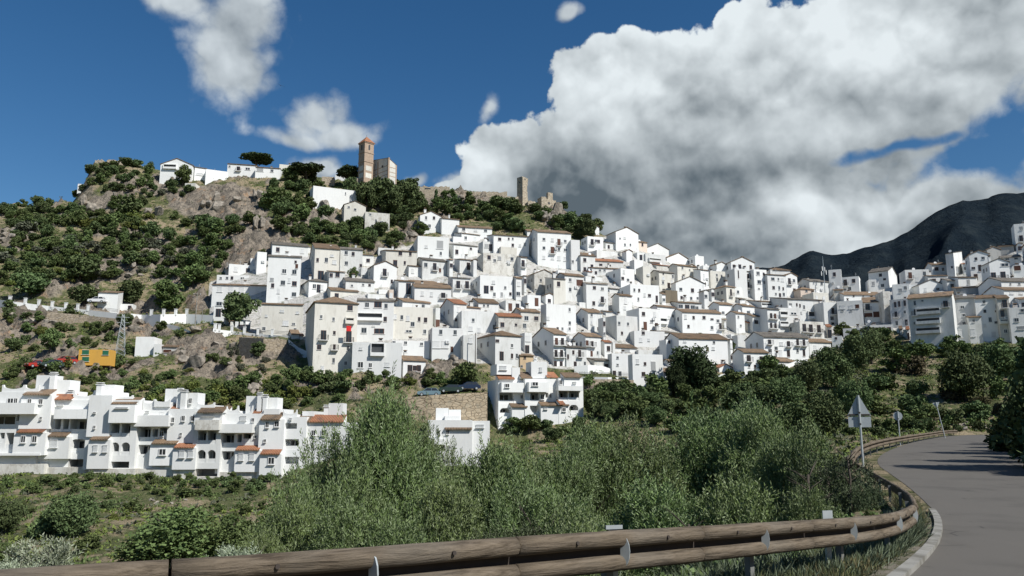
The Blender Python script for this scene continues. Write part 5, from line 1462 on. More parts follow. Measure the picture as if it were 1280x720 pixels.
# single plants one can pick out
for k, px, py, w, h in (('umbrella', 321, 216, 46, 30), ('umbrella', 382, 232, 56, 34), ('umbrella', 412, 232, 50, 38), ('umbrella', 436, 236, 44, 34), ('green', 228, 234, 28, 32), ('oak', 214, 236, 20, 16), ('darkshrub', 163, 268, 36, 32),
        ('oak', 258, 292, 34, 32), ('green', 345, 262, 34, 34), ('green', 245, 222, 12, 10), ('oak', 104, 382, 42, 34), ('oak', 163, 380, 46, 40), ('green', 212, 388, 56, 44), ('green', 240, 360, 46, 36),
        ('oak', 40, 372, 60, 40), ('oak', 100, 350, 50, 40), ('green', 62, 438, 30, 32), ('darkshrub', 32, 430, 16, 16), ('oak', 16, 440, 22, 22), ('oak', 10, 412, 20, 22), ('darkshrub', 14, 388, 22, 18), ('green', 120, 420, 24, 22), ('darkshrub', 88, 440, 16, 16),
        ('oak', 155, 412, 24, 22), ('green', 578, 486, 42, 38), ('conifer', 190, 500, 14, 26), ('conifer', 160, 500, 16, 20), ('conifer', 545, 260, 12, 26), ('oak', 434, 472, 18, 13),
        ('green', 880, 420, 16, 14), ('oak', 908, 448, 36, 30), ('oak', 930, 460, 30, 20), ('green', 875, 425, 14, 10), ('green', 803, 404, 10, 10), ('oak', 715, 290, 38, 34), ('oak', 736, 302, 30, 34), ('oak', 704, 262, 18, 14), ('green', 640, 262, 22, 18)):
    plant(k, px, py, w, h)
plant('pine', 866, 496, 72, 74, 'large dense pine standing before the village houses, dark against white walls', d=158, group='trees on the slopes')
plant('oak', 299, 408, 50, 50, 'round dark tree hiding the ground floor of the lowest left houses', group='trees on the slopes')
plant('green', 441, 350, 20, 19, 'small green tree squeezed between houses above the cream house', group='trees on the slopes')
plant('pine', 848, 490, 34, 50, 'slimmer pine joined to the left side of the large dense pine', d=156, group='trees on the slopes')
region(150, 215, 42, 9, 14, 12, 24, ['oak', 'darkshrub', 'green'])
region(205, 243, 40, 7, 8, 10, 18, ['darkshrub', 'oak', 'greyshrub'])
region(150, 262, 55, 14, 8, 12, 22, ['darkshrub', 'shrub', 'greyshrub'])
region(45, 272, 52, 16, 22, 14, 26, ['oak', 'darkshrub', 'shrub', 'green'])
region(105, 300, 90, 22, 26, 14, 30, ['oak', 'darkshrub', 'shrub', 'green', 'greyshrub'])
region(90, 335, 100, 20, 24, 16, 34, ['oak', 'darkshrub', 'green', 'greyshrub'])
region(230, 330, 50, 30, 24, 16, 30, ['oak', 'green', 'shrub', 'greyshrub'])
region(295, 305, 38, 26, 12, 18, 30, ['oak', 'green', 'shrub'])
region(372, 262, 40, 36, 26, 18, 32, ['oak', 'green', 'oak', 'shrub'])
region(395, 296, 55, 12, 14, 14, 24, ['oak', 'green', 'shrub'])
region(475, 296, 52, 20, 22, 16, 30, ['oak', 'green', 'oak', 'shrub'])
region(500, 252, 42, 18, 24, 18, 30, ['oak', 'green', 'oak'])
region(450, 292, 26, 10, 6, 16, 26, ['oak', 'green'])
region(470, 245, 16, 8, 4, 20, 28, ['oak'])
region(575, 264, 62, 14, 24, 16, 28, ['oak', 'green', 'darkshrub'])
region(645, 278, 44, 14, 20, 16, 30, ['oak', 'green', 'oak'])
region(700, 292, 32, 8, 10, 14, 26, ['oak', 'green'])
region(735, 290, 16, 14, 8, 16, 26, ['oak', 'green'])
region(60, 405, 62, 14, 10, 10, 20, ['shrub', 'darkshrub', 'yellowshrub'])
region(120, 470, 120, 14, 24, 12, 26, ['shrub', 'green', 'yellowshrub', 'darkshrub'])
region(200, 498, 110, 12, 24, 14, 28, ['shrub', 'green', 'yellowshrub'])
region(330, 500, 60, 16, 16, 16, 34, ['green', 'shrub', 'yellowshrub'])
region(300, 455, 50, 16, 9, 10, 22, ['shrub', 'darkshrub', 'greyshrub'])
region(400, 488, 60, 14, 16, 14, 30, ['shrub', 'green', 'yellowshrub', 'darkshrub'])
region(520, 480, 60, 8, 12, 12, 24, ['shrub', 'yellowshrub', 'green'])
region(700, 492, 90, 6, 5, 12, 22, ['shrub', 'green'])
region(770, 500, 50, 14, 12, 22, 44, ['oak', 'green', 'shrub'])
region(900, 500, 60, 12, 12, 22, 44, ['oak', 'green'])
region(60, 300, 100, 34, 34, 12, 22, ['shrub', 'yellowshrub', 'green', 'shrub']); region(170, 300, 90, 40, 34, 12, 24, ['shrub', 'green', 'yellowshrub', 'greyshrub']); region(320, 320, 60, 16, 14, 12, 22, ['shrub', 'green']); region(140, 232, 50, 10, 14, 12, 20, ['shrub', 'darkshrub']); region(60, 345, 80, 26, 22, 14, 26, ['shrub', 'green', 'yellowshrub'])
region(430, 300, 70, 14, 16, 12, 22, ['shrub', 'green']); region(590, 262, 70, 14, 18, 12, 22, ['shrub', 'green', 'darkshrub']); region(120, 430, 110, 20, 20, 10, 20, ['shrub', 'yellowshrub', 'green'])
# lower left slope
for k, px, py, w, h, lb in (('bigoak', 88, 672, 66, 62, 'rounded dark bush beside a smaller one on the lower left slope'), ('darkshrub', 52, 672, 40, 42, 'smaller dark bush just left of the rounded dark bush on the lower slope'),
        ('thicket', 215, 702, 130, 84, 'left mound of the broad dark thicket above the wooden rail'), ('thicket', 285, 704, 100, 76, 'middle mound of the broad dark thicket above the wooden rail'), ('thicket', 185, 706, 80, 50, 'small front mound of the broad dark thicket'),
        ('thicket', 318, 692, 66, 50, 'right mound of the broad dark thicket, behind the tall olive tree'), ('bigoak', 8, 668, 44, 50, 'dark bush cut by the left edge on the lower slope'), ('thicket', 0, 708, 60, 40, 'dense bush in the lower left corner above the rail'), ('shrub', 112, 690, 34, 24, 'low green shrub right of the silvery bush'),
        ('shrub', 166, 640, 26, 16, 'low round shrub in the middle of the bare slope patch'), ('shrub', 232, 622, 24, 14, 'small shrub on the stony crest of the lower slope')):
    plant(k, px, py, w, h, lb)
for px, py, w, h in ((478, 262, 40, 50), (506, 260, 38, 46), (458, 264, 34, 48), (494, 268, 34, 36), (524, 262, 28, 30), (467, 256, 30, 38), (440, 246, 26, 30), (490, 258, 30, 40)): plant('oak', px, py, w, h)
region(60, 612, 80, 7, 16, 10, 22, ['shrub', 'green', 'darkshrub']); region(250, 614, 100, 8, 18, 10, 22, ['shrub', 'green', 'darkshrub']); region(120, 640, 120, 20, 14, 10, 20, ['shrub', 'yellowshrub', 'darkshrub']); region(300, 650, 40, 20, 6, 14, 24, ['shrub', 'green'])
region(170, 604, 175, 3, 22, 8, 18, ['shrub', 'green', 'darkshrub'])
# right-hand slope
for k, px, py, w, h in (('bigoak', 1208, 502, 78, 74), ('bigoak', 1245, 478, 60, 54), ('bigoak', 1090, 455, 48, 50), ('bigoak', 1068, 468, 44, 56), ('bigoak', 1042, 488, 56, 62), ('green', 1120, 466, 44, 34), ('brownshrub', 1140, 470, 40, 36), ('brownshrub', 1185, 502, 30, 22),
        ('bigoak', 1010, 500, 52, 56), ('bigoak', 985, 512, 50, 48), ('bigoak', 955, 520, 50, 44), ('bigoak', 1070, 530, 44, 66), ('bigoak', 1030, 545, 60, 66), ('bigoak', 990, 560, 64, 64), ('green', 1022, 482, 34, 28), ('yellowshrub', 1025, 478, 26, 18), ('oak', 1096, 490, 36, 28), ('shrub', 1108, 486, 32, 24), ('oak', 1140, 518, 40, 28),
        ('shrub', 1160, 526, 36, 24), ('darkshrub', 1218, 524, 36, 30), ('darkshrub', 1190, 530, 34, 26), ('brownshrub', 1228, 508, 30, 18), ('brownshrub', 1250, 520, 22, 26), ('green', 1246, 500, 28, 34), ('shrub', 1130, 534, 34, 26), ('shrub', 1095, 520, 44, 30), ('oak', 1148, 500, 34, 28), ('oak', 1270, 470, 40, 40), ('bigoak', 1285, 520, 44, 60), ('green', 1150, 452, 36, 30), ('oak', 1235, 452, 36, 26)):
    plant(k, px, py, w, h)
region(1110, 540, 50, 8, 8, 18, 30, ['shrub', 'darkshrub', 'green']); region(1190, 536, 50, 5, 8, 14, 26, ['shrub', 'darkshrub']); region(1060, 510, 40, 16, 5, 22, 36, ['oak', 'shrub']); region(1075, 425, 40, 8, 6, 18, 28, ['oak', 'green']); region(1190, 442, 90, 6, 12, 18, 30, ['oak', 'green'])
region(960, 480, 50, 14, 10, 22, 36, ['oak', 'green'])

region(760, 520, 80, 14, 18, 26, 44, ['oak', 'green', 'bigoak']); region(880, 528, 90, 16, 22, 26, 48, ['oak', 'green', 'bigoak']); region(690, 545, 50, 8, 8, 22, 36, ['green', 'shrub', 'oak']); region(800, 505, 60, 6, 8, 22, 34, ['oak', 'green'])
# leaning mass of dark trees on the inside of the bend, at the right edge
for i, (px, py, d, w, h, lb) in enumerate(((1308, 585, 38, 3.4, 5.4, 'dark roadside tree at the right edge, nearest of the shading clump'), (1312, 560, 46, 4.0, 6.4, 'dark roadside tree just behind the nearest of the shading clump'), (1284, 552, 62, 3.0, 4.2, 'small dark tree at the far end of the shading clump'), (1375, 600, 32, 5.0, 7.0, 'dark tree partly outside the frame on the right bank'))):
    p = at(px, py, d); z = H(p.x, p.y); root = empty('evergreen_tree', (p.x, p.y, z-.3), i*1.3)
    inst('crown', CR['bigoak'][i % 3], root, (0, 0, -.1*h), scale=(w*1.15, w*1.15, h*1.1)); inst('trunk', TRK[i % 3], root, scale=(w, w, h)); tag(root, lb, 'tree', 'roadside trees shading the bend')
for i, (px, d, w, h) in enumerate(((1318, 34, 3.2, 3.4), (1296, 42, 3.4, 3.6), (1290, 50, 3.6, 3.8), (1276, 56, 3.2, 3.2), (1268, 66, 3.0, 2.8), (1345, 30, 3.4, 3.6))):  # low bushes added so the separate tree shadows on the road merge
    p = at(px, 560, d); root = empty('thicket_bush', (p.x, p.y, H(p.x, p.y)-.2), i*1.1); inst('crown', CR['darkshrub'][i % 3], root, scale=(w*1.3, w*1.3, h)); inst('stem', STEM[i % 2], root, scale=(w, w, h)); defer(root, 'dark roadside bush added to join shadows', 'bush', 'bushes added under the roadside trees to join their shadows', px, 560-h*500/d)

# ground cover: tufts over the open slopes, one mass
def tufts(n, m, seed, size, cond, name, label, per=9):
    r = np.random.default_rng(seed); w = (cond > 0).astype(float).ravel()*(RR.ravel()**1.0)*np.gradient(RG)[None, :].repeat(len(TH), 0).ravel(); w /= w.sum()
    i = r.choice(w.size, n, p=w); c = V_[i]+r.normal(size=(n, 3))*np.array([.3, .3, 0])
    c = np.repeat(c, per, 0); N = len(c); sz = np.repeat(r.uniform(.5, 1.3, n)*size, per); tn = np.repeat(r.uniform(0, .6, n), per)+r.uniform(0, .4, N)
    P = c+r.normal(size=(N, 3))*np.stack([sz*.5, sz*.5, sz*.15], 1)+np.stack([sz*0, sz*0, sz*.28], 1)
    ax = unit(r.normal(size=(N, 3))*.7+np.array([0, 0, .6])); sd = unit(np.cross(ax, r.normal(size=(N, 3))))
    me = quads_from(P, ax, sd, sz*r.uniform(.4, .8, N), sz*r.uniform(.2, .4, N), m, tn); me.name = name
    tag(link(bpy.data.objects.new(name, me)), label, 'ground cover', kind='stuff')
open_ = (RR > 62) & (RR < 300) & (PX > -60) & (PX < 1340) & (TM < .1) & (RM < .35) & ~((SD > -2) & (SD < RW+1)) & (PY < 715)
nzq = fbm(X/10, Y/10, 3, 77)
tufts(12000, 'leaf_green', 1, .42, open_ & (nzq > .38), 'undergrowth', 'low green undergrowth covering the open slopes')
tufts(13000, 'leaf_yellow', 2, .42, open_ & (nzq < .62), 'wild_grass', 'yellow-green wild grass on the open slopes')
tufts(5000, 'leaf_grey', 3, .5, open_ | ((RM > .2) & (RR > 80) & (RR < 300) & (PX > -60) & (PX < 1340)), 'dry_scrub', 'dry grey scrub scattered over the rocky slopes')
near_ = (RR > 7) & (RR < 40) & (PX > -100) & (PX < 1150) & (SD < -1.6)
tufts(16000, 'leaf_green', 4, .13, near_, 'slope_weeds', 'weeds covering the steep bank below the wooden rail', 16)

# ------------------------------------------------------------------ foreground olive and willow-like trees with real leaves
def leafy_crown(seed, rx, rz, nsprig, m, leafL=.075, leafW=.016, per=12, up=.55, nc=30):
    r = np.random.default_rng(seed); cs = []
    for i in range(nc):
        d = r.normal(size=3); d /= np.linalg.norm(d); q = r.uniform(.3, 1)**.5
        cs.append([d[0]*q*rx*.72, d[1]*q*rx*.72, d[2]*q*rz*.74, r.uniform(.22, .38)*rx])
    cs = np.array(cs); w = cs[:, 3]**2; i = r.choice(nc, nsprig, p=w/w.sum()); d = unit(r.normal(size=(nsprig, 3)))
    c = cs[i, :3]+d*cs[i, 3:4]*(r.uniform(.2, 1, nsprig)**.45)[:, None]*np.array([1, 1, 1.1])
    out = unit(c/np.array([rx, rx, rz])); tw = unit(out*.55+np.array([0, 0, up])+r.normal(size=(nsprig, 3))*.42)
    ln = r.uniform(.22, .42, nsprig)
    # shoots that stand clear of the crown
    k = r.random(nsprig) < .10; c[k] += tw[k]*r.uniform(.1, .45, (k.sum(), 1)); 
    t = np.linspace(.08, 1, per)[None, :]; C3 = c[:, None, :]+tw[:, None, :]*(ln[:, None]*t)[..., None]
    s1 = unit(np.cross(tw, r.normal(size=(nsprig, 3)))); s2 = unit(np.cross(tw, s1)); ph = np.arange(per)*2.4
    sd = s1[:, None, :]*np.cos(ph)[None, :, None]+s2[:, None, :]*np.sin(ph)[None, :, None]
    ax = tw[:, None, :]*.75+sd*.65+r.normal(size=(nsprig, per, 3))*.12; ax = ax.reshape(-1, 3); ax = unit(ax); N = len(ax)
    P = C3.reshape(-1, 3)+ax*leafL*.5; sv = unit(np.cross(ax, unit(r.normal(size=(N, 3)))))
    L_ = r.uniform(.7, 1.25, N)*leafL; W_ = r.uniform(.8, 1.2, N)*leafW
    tint = np.repeat(r.uniform(0, .35, nsprig)+.55*vnoise(i*1.3, i*0., seed), per)+r.uniform(-.1, .2, N)
    me = quads_from(P, ax, sv, L_, W_, m, tint, True); return me
def branchy(seed, rx, h, hc):
    r = random.Random(seed); m = MB()
    m.tube([(0, 0, -.6), (.05, 0, h*.2), (-.05, .05, hc*.6), (0, 0, hc)], [.13, .11, .08, .05], 'bark', 8)
    for k in range(14):
        a = r.uniform(0, 6.28); z0 = hc*r.uniform(.25, .95); q = rx*r.uniform(.3, .6); z1 = z0+r.uniform(.4, 1.2)
        m.tube([(0, 0, z0), (q*.4*math.cos(a), q*.4*math.sin(a), z0+(z1-z0)*.45), (q*math.cos(a), q*math.sin(a), z1)], [.04, .025, .008], 'bark', 5)
    return m.mesh('trunk', True)
NV = {'olive': [leafy_crown(50+i, 2.3, 2.9, 5600, 'leaf_olive', .115, .029) for i in range(3)], 'deep': [leafy_crown(70+i, 2.6, 2.8, 5200, 'leaf_deep', .11, .04, 10, .35) for i in range(2)],
      'silver': [leafy_crown(90, .9, .8, 420, 'leaf_silver', .12, .032, 12, .8, 12)]}
NT_ = [branchy(i, 1.9, 7, 4.2) for i in range(3)]
def near_tree(kind, px, top, d, w, label, hcrown=None):
    sc = w*d/F/(4.9 if kind != 'silver' else 2.0); p = at(px, top, d); g_ = H(p.x, p.y); rz = (2.9 if kind != 'silver' else .8)*(hcrown or sc)
    r = random.Random(int(px+d)); root = empty({'olive': 'olive_tree', 'deep': 'evergreen_tree', 'silver': 'silvery_bush'}[kind], (p.x, p.y, g_), r.uniform(0, 6.28))
    cz_ = p.z-rz*1.08-g_
    inst('crown', r.choice(NV[kind]), root, (0, 0, cz_), scale=(sc, sc, (hcrown or sc)))
    inst('trunk', r.choice(NT_), root, (0, 0, 0), scale=(sc, sc, max(.3, (cz_+rz*.4)/4.2)))
    tag(root, label, 'bush' if kind == 'silver' else 'tree', 'olive and other trees beyond the wooden rail'); return root
NEARS = [('olive', 482, 462, 18.5, 190, 'tallest olive tree, feathery top reaching the stone retaining wall', 1.15), ('olive', 425, 530, 17, 170, 'olive tree directly left of the tallest one, in front of the last apartment block', 1.0),
 ('olive', 438, 500, 19.5, 175, 'olive tree forming the left shoulder of the tallest one, over the terrace end', 1.1), ('olive', 392, 550, 16, 150, 'olive tree lower left of the clump, its crown against the last apartment block', .85), ('olive', 640, 545, 20, 160, 'olive tree filling the gap under the stepped white apartments', .95), ('olive', 700, 535, 22, 150, 'olive tree just below the right block of stepped apartments', 1.0), ('olive', 372, 590, 14, 170, 'pale-leaved olive at the left end of the clump', .8), ('olive', 545, 490, 21, 130, 'narrow olive filling the right shoulder of the tallest olive tree', 1.1), ('olive', 330, 645, 12.5, 130, 'low olive bush at the foot of the clump, touching the broad dark thicket', .5),
 ('olive', 560, 575, 15, 180, 'olive bush between the tallest olive and the rounded one in front of the low block', .8), ('olive', 620, 530, 19, 190, 'rounded olive tree in front of the low white block and stone wall', .95), ('olive', 672, 560, 17, 170, 'olive tree below the stepped white apartments', .8),
 ('olive', 465, 600, 13, 200, 'broad olive bush in front of the tallest one, just above the rail', .7), ('olive', 735, 508, 24, 170, 'olive tree with its top beside the rubble bank wall', 1.1), ('olive', 700, 600, 13, 200, 'broad low olive bush above the middle of the rail', .7),
 ('olive', 790, 492, 25, 170, 'olive tree under the tall plain house with one shuttered column', 1.15), ('olive', 850, 488, 27, 170, 'olive tree just below the large dense pine', 1.2), ('olive', 905, 482, 27, 170, 'olive tree with highest crown right of the large dense pine', 1.2),
 ('olive', 950, 490, 25, 150, 'olive tree left of the dark evergreens in the right half', 1.1), ('olive', 990, 512, 22, 140, 'olive tree whose right side falls towards the road bend', 1.0), ('deep', 1030, 535, 20, 120, 'dark tree next to the far end of the near wooden rail', .75),
 ('olive', 820, 575, 16, 210, 'broad olive bush filling the centre right above the rail', .85), ('olive', 920, 575, 15.5, 210, 'broad olive bush left of the bend above the rail', .8), ('olive', 1010, 592, 15, 130, 'olive bush where the wooden rail turns away', .6), ('deep', 1060, 580, 19, 90, 'dark low bush by the post of the triangular sign', .5),
 ('silver', 62, 664, 9, 90, 'silvery pale-leaved bush rising above the rail at lower left', None), ('silver', 20, 695, 8, 70, 'second silvery bush, lower, in the bottom left corner', None), ('silver', 300, 676, 8.5, 70, 'small silvery bush at the left foot of the olive clump', None), ('deep', 640, 628, 11, 150, 'dark bush right above the rail in the middle of the photo', .4), ('deep', 860, 635, 12.5, 150, 'dark bush right above the rail, right of centre', .42)]
for t in NEARS: near_tree(t[0], t[1], t[2], t[3], t[4], t[5], t[6])
# ------------------------------------------------------------------ wooden guard rail
def f_wood(q, b):
    tcn = q.new('ShaderNodeTexCoord').outputs['Object']; p = q.vm('MULTIPLY', tcn, (1.2, 16, 16))
    n = q.noise(p, 1.6, 8, .7, .6); n2 = q.noise(q.vm('MULTIPLY', tcn, (.6, 5, 5)), 2.2, 5, .7, 1.2); n3 = q.noise(tcn, 1.1, 3)
    c = q.mix(q.ramp(n, .32, .62), (.045, .035, .025), (.155, .125, .09)); c = q.mix(q.math('MULTIPLY', q.ramp(n2, .45, .7), .5), c, (.23, .19, .145))
    c = q.mix(q.ramp(n, .0, .33), (.03, .022, .016), c); c = q.mix(q.math('MULTIPLY', q.ramp(n3, .5, .7), .35), c, (.17, .155, .13))
    q.l.new(c, b.inputs['Base Color']); bump(q, b, q.math('ADD', n, q.math('MULTIPLY', n2, .5)), .9, .02)
mat('rail_wood', f_wood, .9, spec=.15)
def f_rust2(q, b):
    n = q.noise(geo_pos(q), 9, 6, .7); q.l.new(q.mix(n, (.12, .125, .12), (.22, .225, .21)), b.inputs['Base Color'])
def f_rust(q, b):
    n = q.noise(geo_pos(q), 9, 6, .7); q.l.new(q.mix(n, (.035, .03, .027), (.075, .06, .05)), b.inputs['Base Color'])
mat('steel_post', f_rust2, .6, spec=.4)
mat('rail_steel_dark', f_rust, .8, spec=.3)
# (image column, image row of the rail top, distance)
RAILP = [(-420, 735, 3.9), (-200, 724, 4.0), (0, 711.5, 4.15), (160, 702, 4.35), (320, 693, 4.65), (480, 682, 5.0), (640, 671, 5.6), (760, 663.5, 6.3), (880, 657, 7.2), (1000, 650.5, 8.6), (1076, 646, 9.8), (1110, 642, 10.8), (1130, 637, 12), (1142, 630, 13.6)]
RP = [at(*p) for p in RAILP]
def rs3(P, step):
    Q = [Vector(p) for p in P]
    for _ in range(3):
        N = [Q[0]]
        for a, b in zip(Q, Q[1:]): N += [a.lerp(b, .25), a.lerp(b, .75)]
        Q = N+[P[-1]]
    o = [Q[0].copy()]; acc = 0
    for a, b in zip(Q, Q[1:]):
        L_ = (b-a).length; t = step-acc
        while t <= L_: o.append(a.lerp(b, t/L_)); t += step
        acc = L_-(t-step)
    return o
def rail(name, P, label, rad=.064, seg=2.2, gap=.175, lower=True, detail=True):
    r = random.Random(len(P)); line = rs3(P, seg/8); root = empty(name, (line[0].x, line[0].y, line[0].z-.8)); O = root.location
    k = 0
    while k+1 < len(line):
        pts = line[k:k+9]
        if len(pts) < 2: break
        for lv in ((0, 1) if lower else (0,)):
            c = [p-O-Vector((0, 0, rad+lv*gap)) for p in pts]
            a, b = c[0], c[-1]; d = (b-a); ln = d.length; rz = math.atan2(d.y, d.x); ry = -math.asin(d.z/ln)
            M = Matrix.Translation(a) @ Matrix.Rotation(rz, 4, 'Z') @ Matrix.Rotation(ry, 4, 'Y'); Mi = M.inverted()
            q = [Mi @ p for p in c]; q[0] = q[0]+(q[1]-q[0])*.03; q[-1] = q[-1]-(q[-1]-q[-2])*.03
            m = MB(); n = 18 if detail else 8; rr = [rad*(1-.06*lv)*(1+r.uniform(-.03, .03)) for _ in q]
            i0 = len(m.v); m.tube(q, rr, 'rail_wood', n)
            if detail:
                for i in range(len(m.v)):
                    x, y, z = m.v[i]; f_ = 1+.05*(math.sin(math.atan2(z, y)*5+lv*2+k)+.6*math.sin(math.atan2(z, y)*11+k)); m.v[i] = (x, y*1.0+(y-0)*(f_-1)*.4, z)
            o = m.build('log', root, True); o.matrix_local = M
        k += 8
    # steel channel behind, posts and spacers
    m = MB()
    for a, b in zip(line, line[1:]):
        d = (b-a).normalized(); nrm = Vector((-d.y, d.x, 0)).normalized()
        if nrm.y < 0 and a.y < 14: nrm = -nrm
        P0 = [a-O+nrm*(rad*.75), b-O+nrm*(rad*.75)]
        z0, z1 = -.02-rad*.6, -gap-rad*1.5
        m.face([P0[0]+Vector((0, 0, z1)), P0[1]+Vector((0, 0, z1)), P0[1]+Vector((0, 0, z0)), P0[0]+Vector((0, 0, z0))], 'rail_steel_dark')
        P1 = [p+nrm*.012 for p in P0]; m.face([P1[1]+Vector((0, 0, z1)), P1[0]+Vector((0, 0, z1)), P1[0]+Vector((0, 0, z0)), P1[1]+Vector((0, 0, z0))], 'rail_steel_dark')
    m.build('backing_channel', root)
    if detail:
        for k in range(2, len(line)-1, 8):
            for kk in (k, k+4):
                if kk >= len(line)-1: continue
                a = line[kk]; d = (line[kk+1]-line[kk-1]).normalized(); nrm = Vector((-d.y, d.x, 0)).normalized()
                if nrm.y < 0 and a.y < 14: nrm = -nrm
                bm_ = MB(); c = a-O-nrm*(rad*.97)+Vector((0, 0, -rad)); bm_.tube([c, c-nrm*.012], .014, 'rail_steel_dark', 8); bm_.build('bolt', root)
    step = 8
    for k in range(4, len(line)-1, step):
        a = line[k]; d = (line[k+1]-line[k-1]).normalized(); nrm = Vector((-d.y, d.x, 0)).normalized()
        if nrm.y < 0 and a.y < 14: nrm = -nrm
        rz = math.atan2(d.y, d.x); g0 = min(H(a.x, a.y), a.z-.6)
        m = MB(); tp = -.05; m.box(-.04, .04, .02, .032, g0-a.z-.3, tp, 'steel_post'); m.box(-.04, -.03, .033, .08, g0-a.z-.3, tp, 'steel_post'); m.box(.03, .04, .033, .08, g0-a.z-.3, tp, 'steel_post')
        o = m.build('post', root); o.location = a-O+nrm*(rad*1.15); o.rotation_euler = (0, 0, rz)
        if detail:                           # quarter-round spacer plate between the two logs
            m = MB(); P = [(0, 0)]+[(.075*math.cos(t), .13*math.sin(t)) for t in np.linspace(-math.pi/2, math.pi/2, 9)]
            m.face([(-.006, -y, z) for y, z in P], 'steel_galv'); m.face([(.006, -y, z) for y, z in reversed(P)], 'steel_galv')
            for (y, z), (y2, z2) in zip(P, P[1:]+P[:1]): m.face([(-.006, -y, z), (.006, -y, z), (.006, -y2, z2), (-.006, -y2, z2)], 'steel_galv')
            o = m.build('spacer', root); o.location = a-O-nrm*.015+Vector((0, 0, -rad-gap*.5)); o.rotation_euler = (0, 0, rz+R(20))
    tag(root, label, 'guard rail'); return root
rail('wooden_guardrail', RP, 'weathered wooden guard rail of paired logs across the foreground')
FR = []
for px, py, d in ((1064, 573, 30), (1066, 563, 34), (1076, 556, 40), (1092, 551, 47), (1110, 547.5, 55), (1135, 544, 66), (1158, 541, 78), (1180, 538, 90), (1196, 537.5, 98)): FR.append(at(px, py, d))
rail('far_guardrail', FR, 'far pale guard rail curving round the outside of the road bend', rad=.09, seg=4, gap=.22, detail=False)
rail('connecting_guardrail', [at(*p) for p in ((1144, 630, 14), (1138, 617, 17), (1122, 607, 20), (1104, 597, 24), (1084, 586, 28), (1064, 575, 33))], 'thin dark guard rail running back from the near rail to the bend', rad=.05, seg=3, gap=.12, detail=False)
def plate(px, py, d, w, h, label):
    p = at(px, py, d); r = empty('marker_plate', p, R(15)); m = MB(); m.box(-w/2, w/2, 0, .012, 0, h, 'steel_galv'); m.build('panel', r); m = MB(); m.box(-.03, .03, .013, .05, -.5, h*.7, 'steel_galv'); m.build('bracket', r); tag(r, label, 'plate')
plate(768, 661.5, 6.55, .14, .03, 'flat metal plate lying behind the rail top, centre right')
plate(1035, 649.5, 9.5, .13, .10, 'upright metal marker plate behind the rail, near its bend')

# ------------------------------------------------------------------ road signs seen from behind
def sign(px, ptop, d, kind, name, label, lean=0, hgt=None, pole=.045):
    p = at(px, ptop, d); g0 = max(H(p.x, p.y), float(zroad(p.y))-.1) if hgt is None else p.z-hgt; Ht = p.z-g0
    root = empty(name, (p.x, p.y, g0), R(-12)); root.rotation_euler = (0, R(lean), R(-14))
    m = MB(); m.tube([(0, 0, -.3), (0, 0, Ht)], pole, 'steel_galv', 10); m.build('pole', root)
    def panel(poly, nm, z, y=.06):
        m = MB(); m.prism([(x, z+q) for x, q in poly], y, y+.02, 'steel_galv'); o = m.build(nm, root)
        m = MB(); xs = [x for x, q in poly]; 
        m.box(-.035, .035, -pole-.012, y-.002, z+.1, z+.16, 'rail_steel_dark'); m.build('clamp', o); return o
    if kind == 'tri':
        a = .90; h = a*.9
        panel([(-a/2, 0), (a/2, 0), (.04, h), (-.04, h)], 'triangular_panel', Ht-h-.02)
        panel([(-a/2+.02, 0), (a/2-.02, 0), (a/2-.02, .42), (-a/2+.02, .42)], 'lower_panel', Ht-h-.02-.46)
        m = MB(); m.box(-a/2+.05, a/2-.05, .03, .058, Ht-h+.0, Ht-h+.05, 'rail_steel_dark'); m.build('stiffener', root)
    elif kind == 'round':
        panel([(.33*math.cos(t), .33+.33*math.sin(t)) for t in np.linspace(0, 2*math.pi, 24, endpoint=False)], 'round_panel', Ht-.7)
    else:
        panel([(0, 0), (.36, .62), (-.36, .62)], 'triangular_panel', Ht-.66)
    tag(root, label, 'road sign'); return root
sign(1072.5, 494, 33, 'tri', 'warning_sign', 'grey triangular road sign over a square plate, seen from behind, by the rail', 0)
sign(1122, 514, 62, 'round', 'round_sign', 'small round road sign seen from behind, beside the far guard rail', 0)
sign(1177.5, 502, 84, 'inv', 'yield_sign', 'white inverted triangle sign on a tilted pole beyond the bend', -9)

# ------------------------------------------------------------------ poles, pylon and mast in the town
def lattice(px, pt, pb, label):
    b = hit(px, pb); ht = tv(pt)*b.y-b.z; root = empty('lattice_pylon', b, .3); m = MB()
    def w(z): return .75*(1-z/ht)+.18
    for sx in (-1, 1):
        for sy in (-1, 1): m.tube([(sx*w(0), sy*w(0), -.5), (sx*w(ht), sy*w(ht), ht)], .035, 'steel_galv', 5)
    n = 10
    for k in range(n):
        z0, z1 = ht*k/n, ht*(k+1)/n
        for s in (-1, 1):
            m.tube([(-w(z0), s*w(z0), z0), (w(z1), s*w(z1), z1)], .018, 'steel_galv', 4); m.tube([(w(z0), s*w(z0), z0), (-w(z1), s*w(z1), z1)], .03, 'steel_galv', 4)
            m.tube([(s*w(z0), -w(z0), z0), (s*w(z1), w(z1), z1)], .03, 'steel_galv', 4)
    m.build('mast', root); m = MB()
    for z in (ht*.93, ht*.8): m.tube([(-1.2, 0, z), (1.2, 0, z)], .05, 'steel_galv', 5)
    m.build('crossarm', root); tag(root, label, 'pylon')
lattice(150, 393, 446, 'steel lattice pylon beside the orange building')
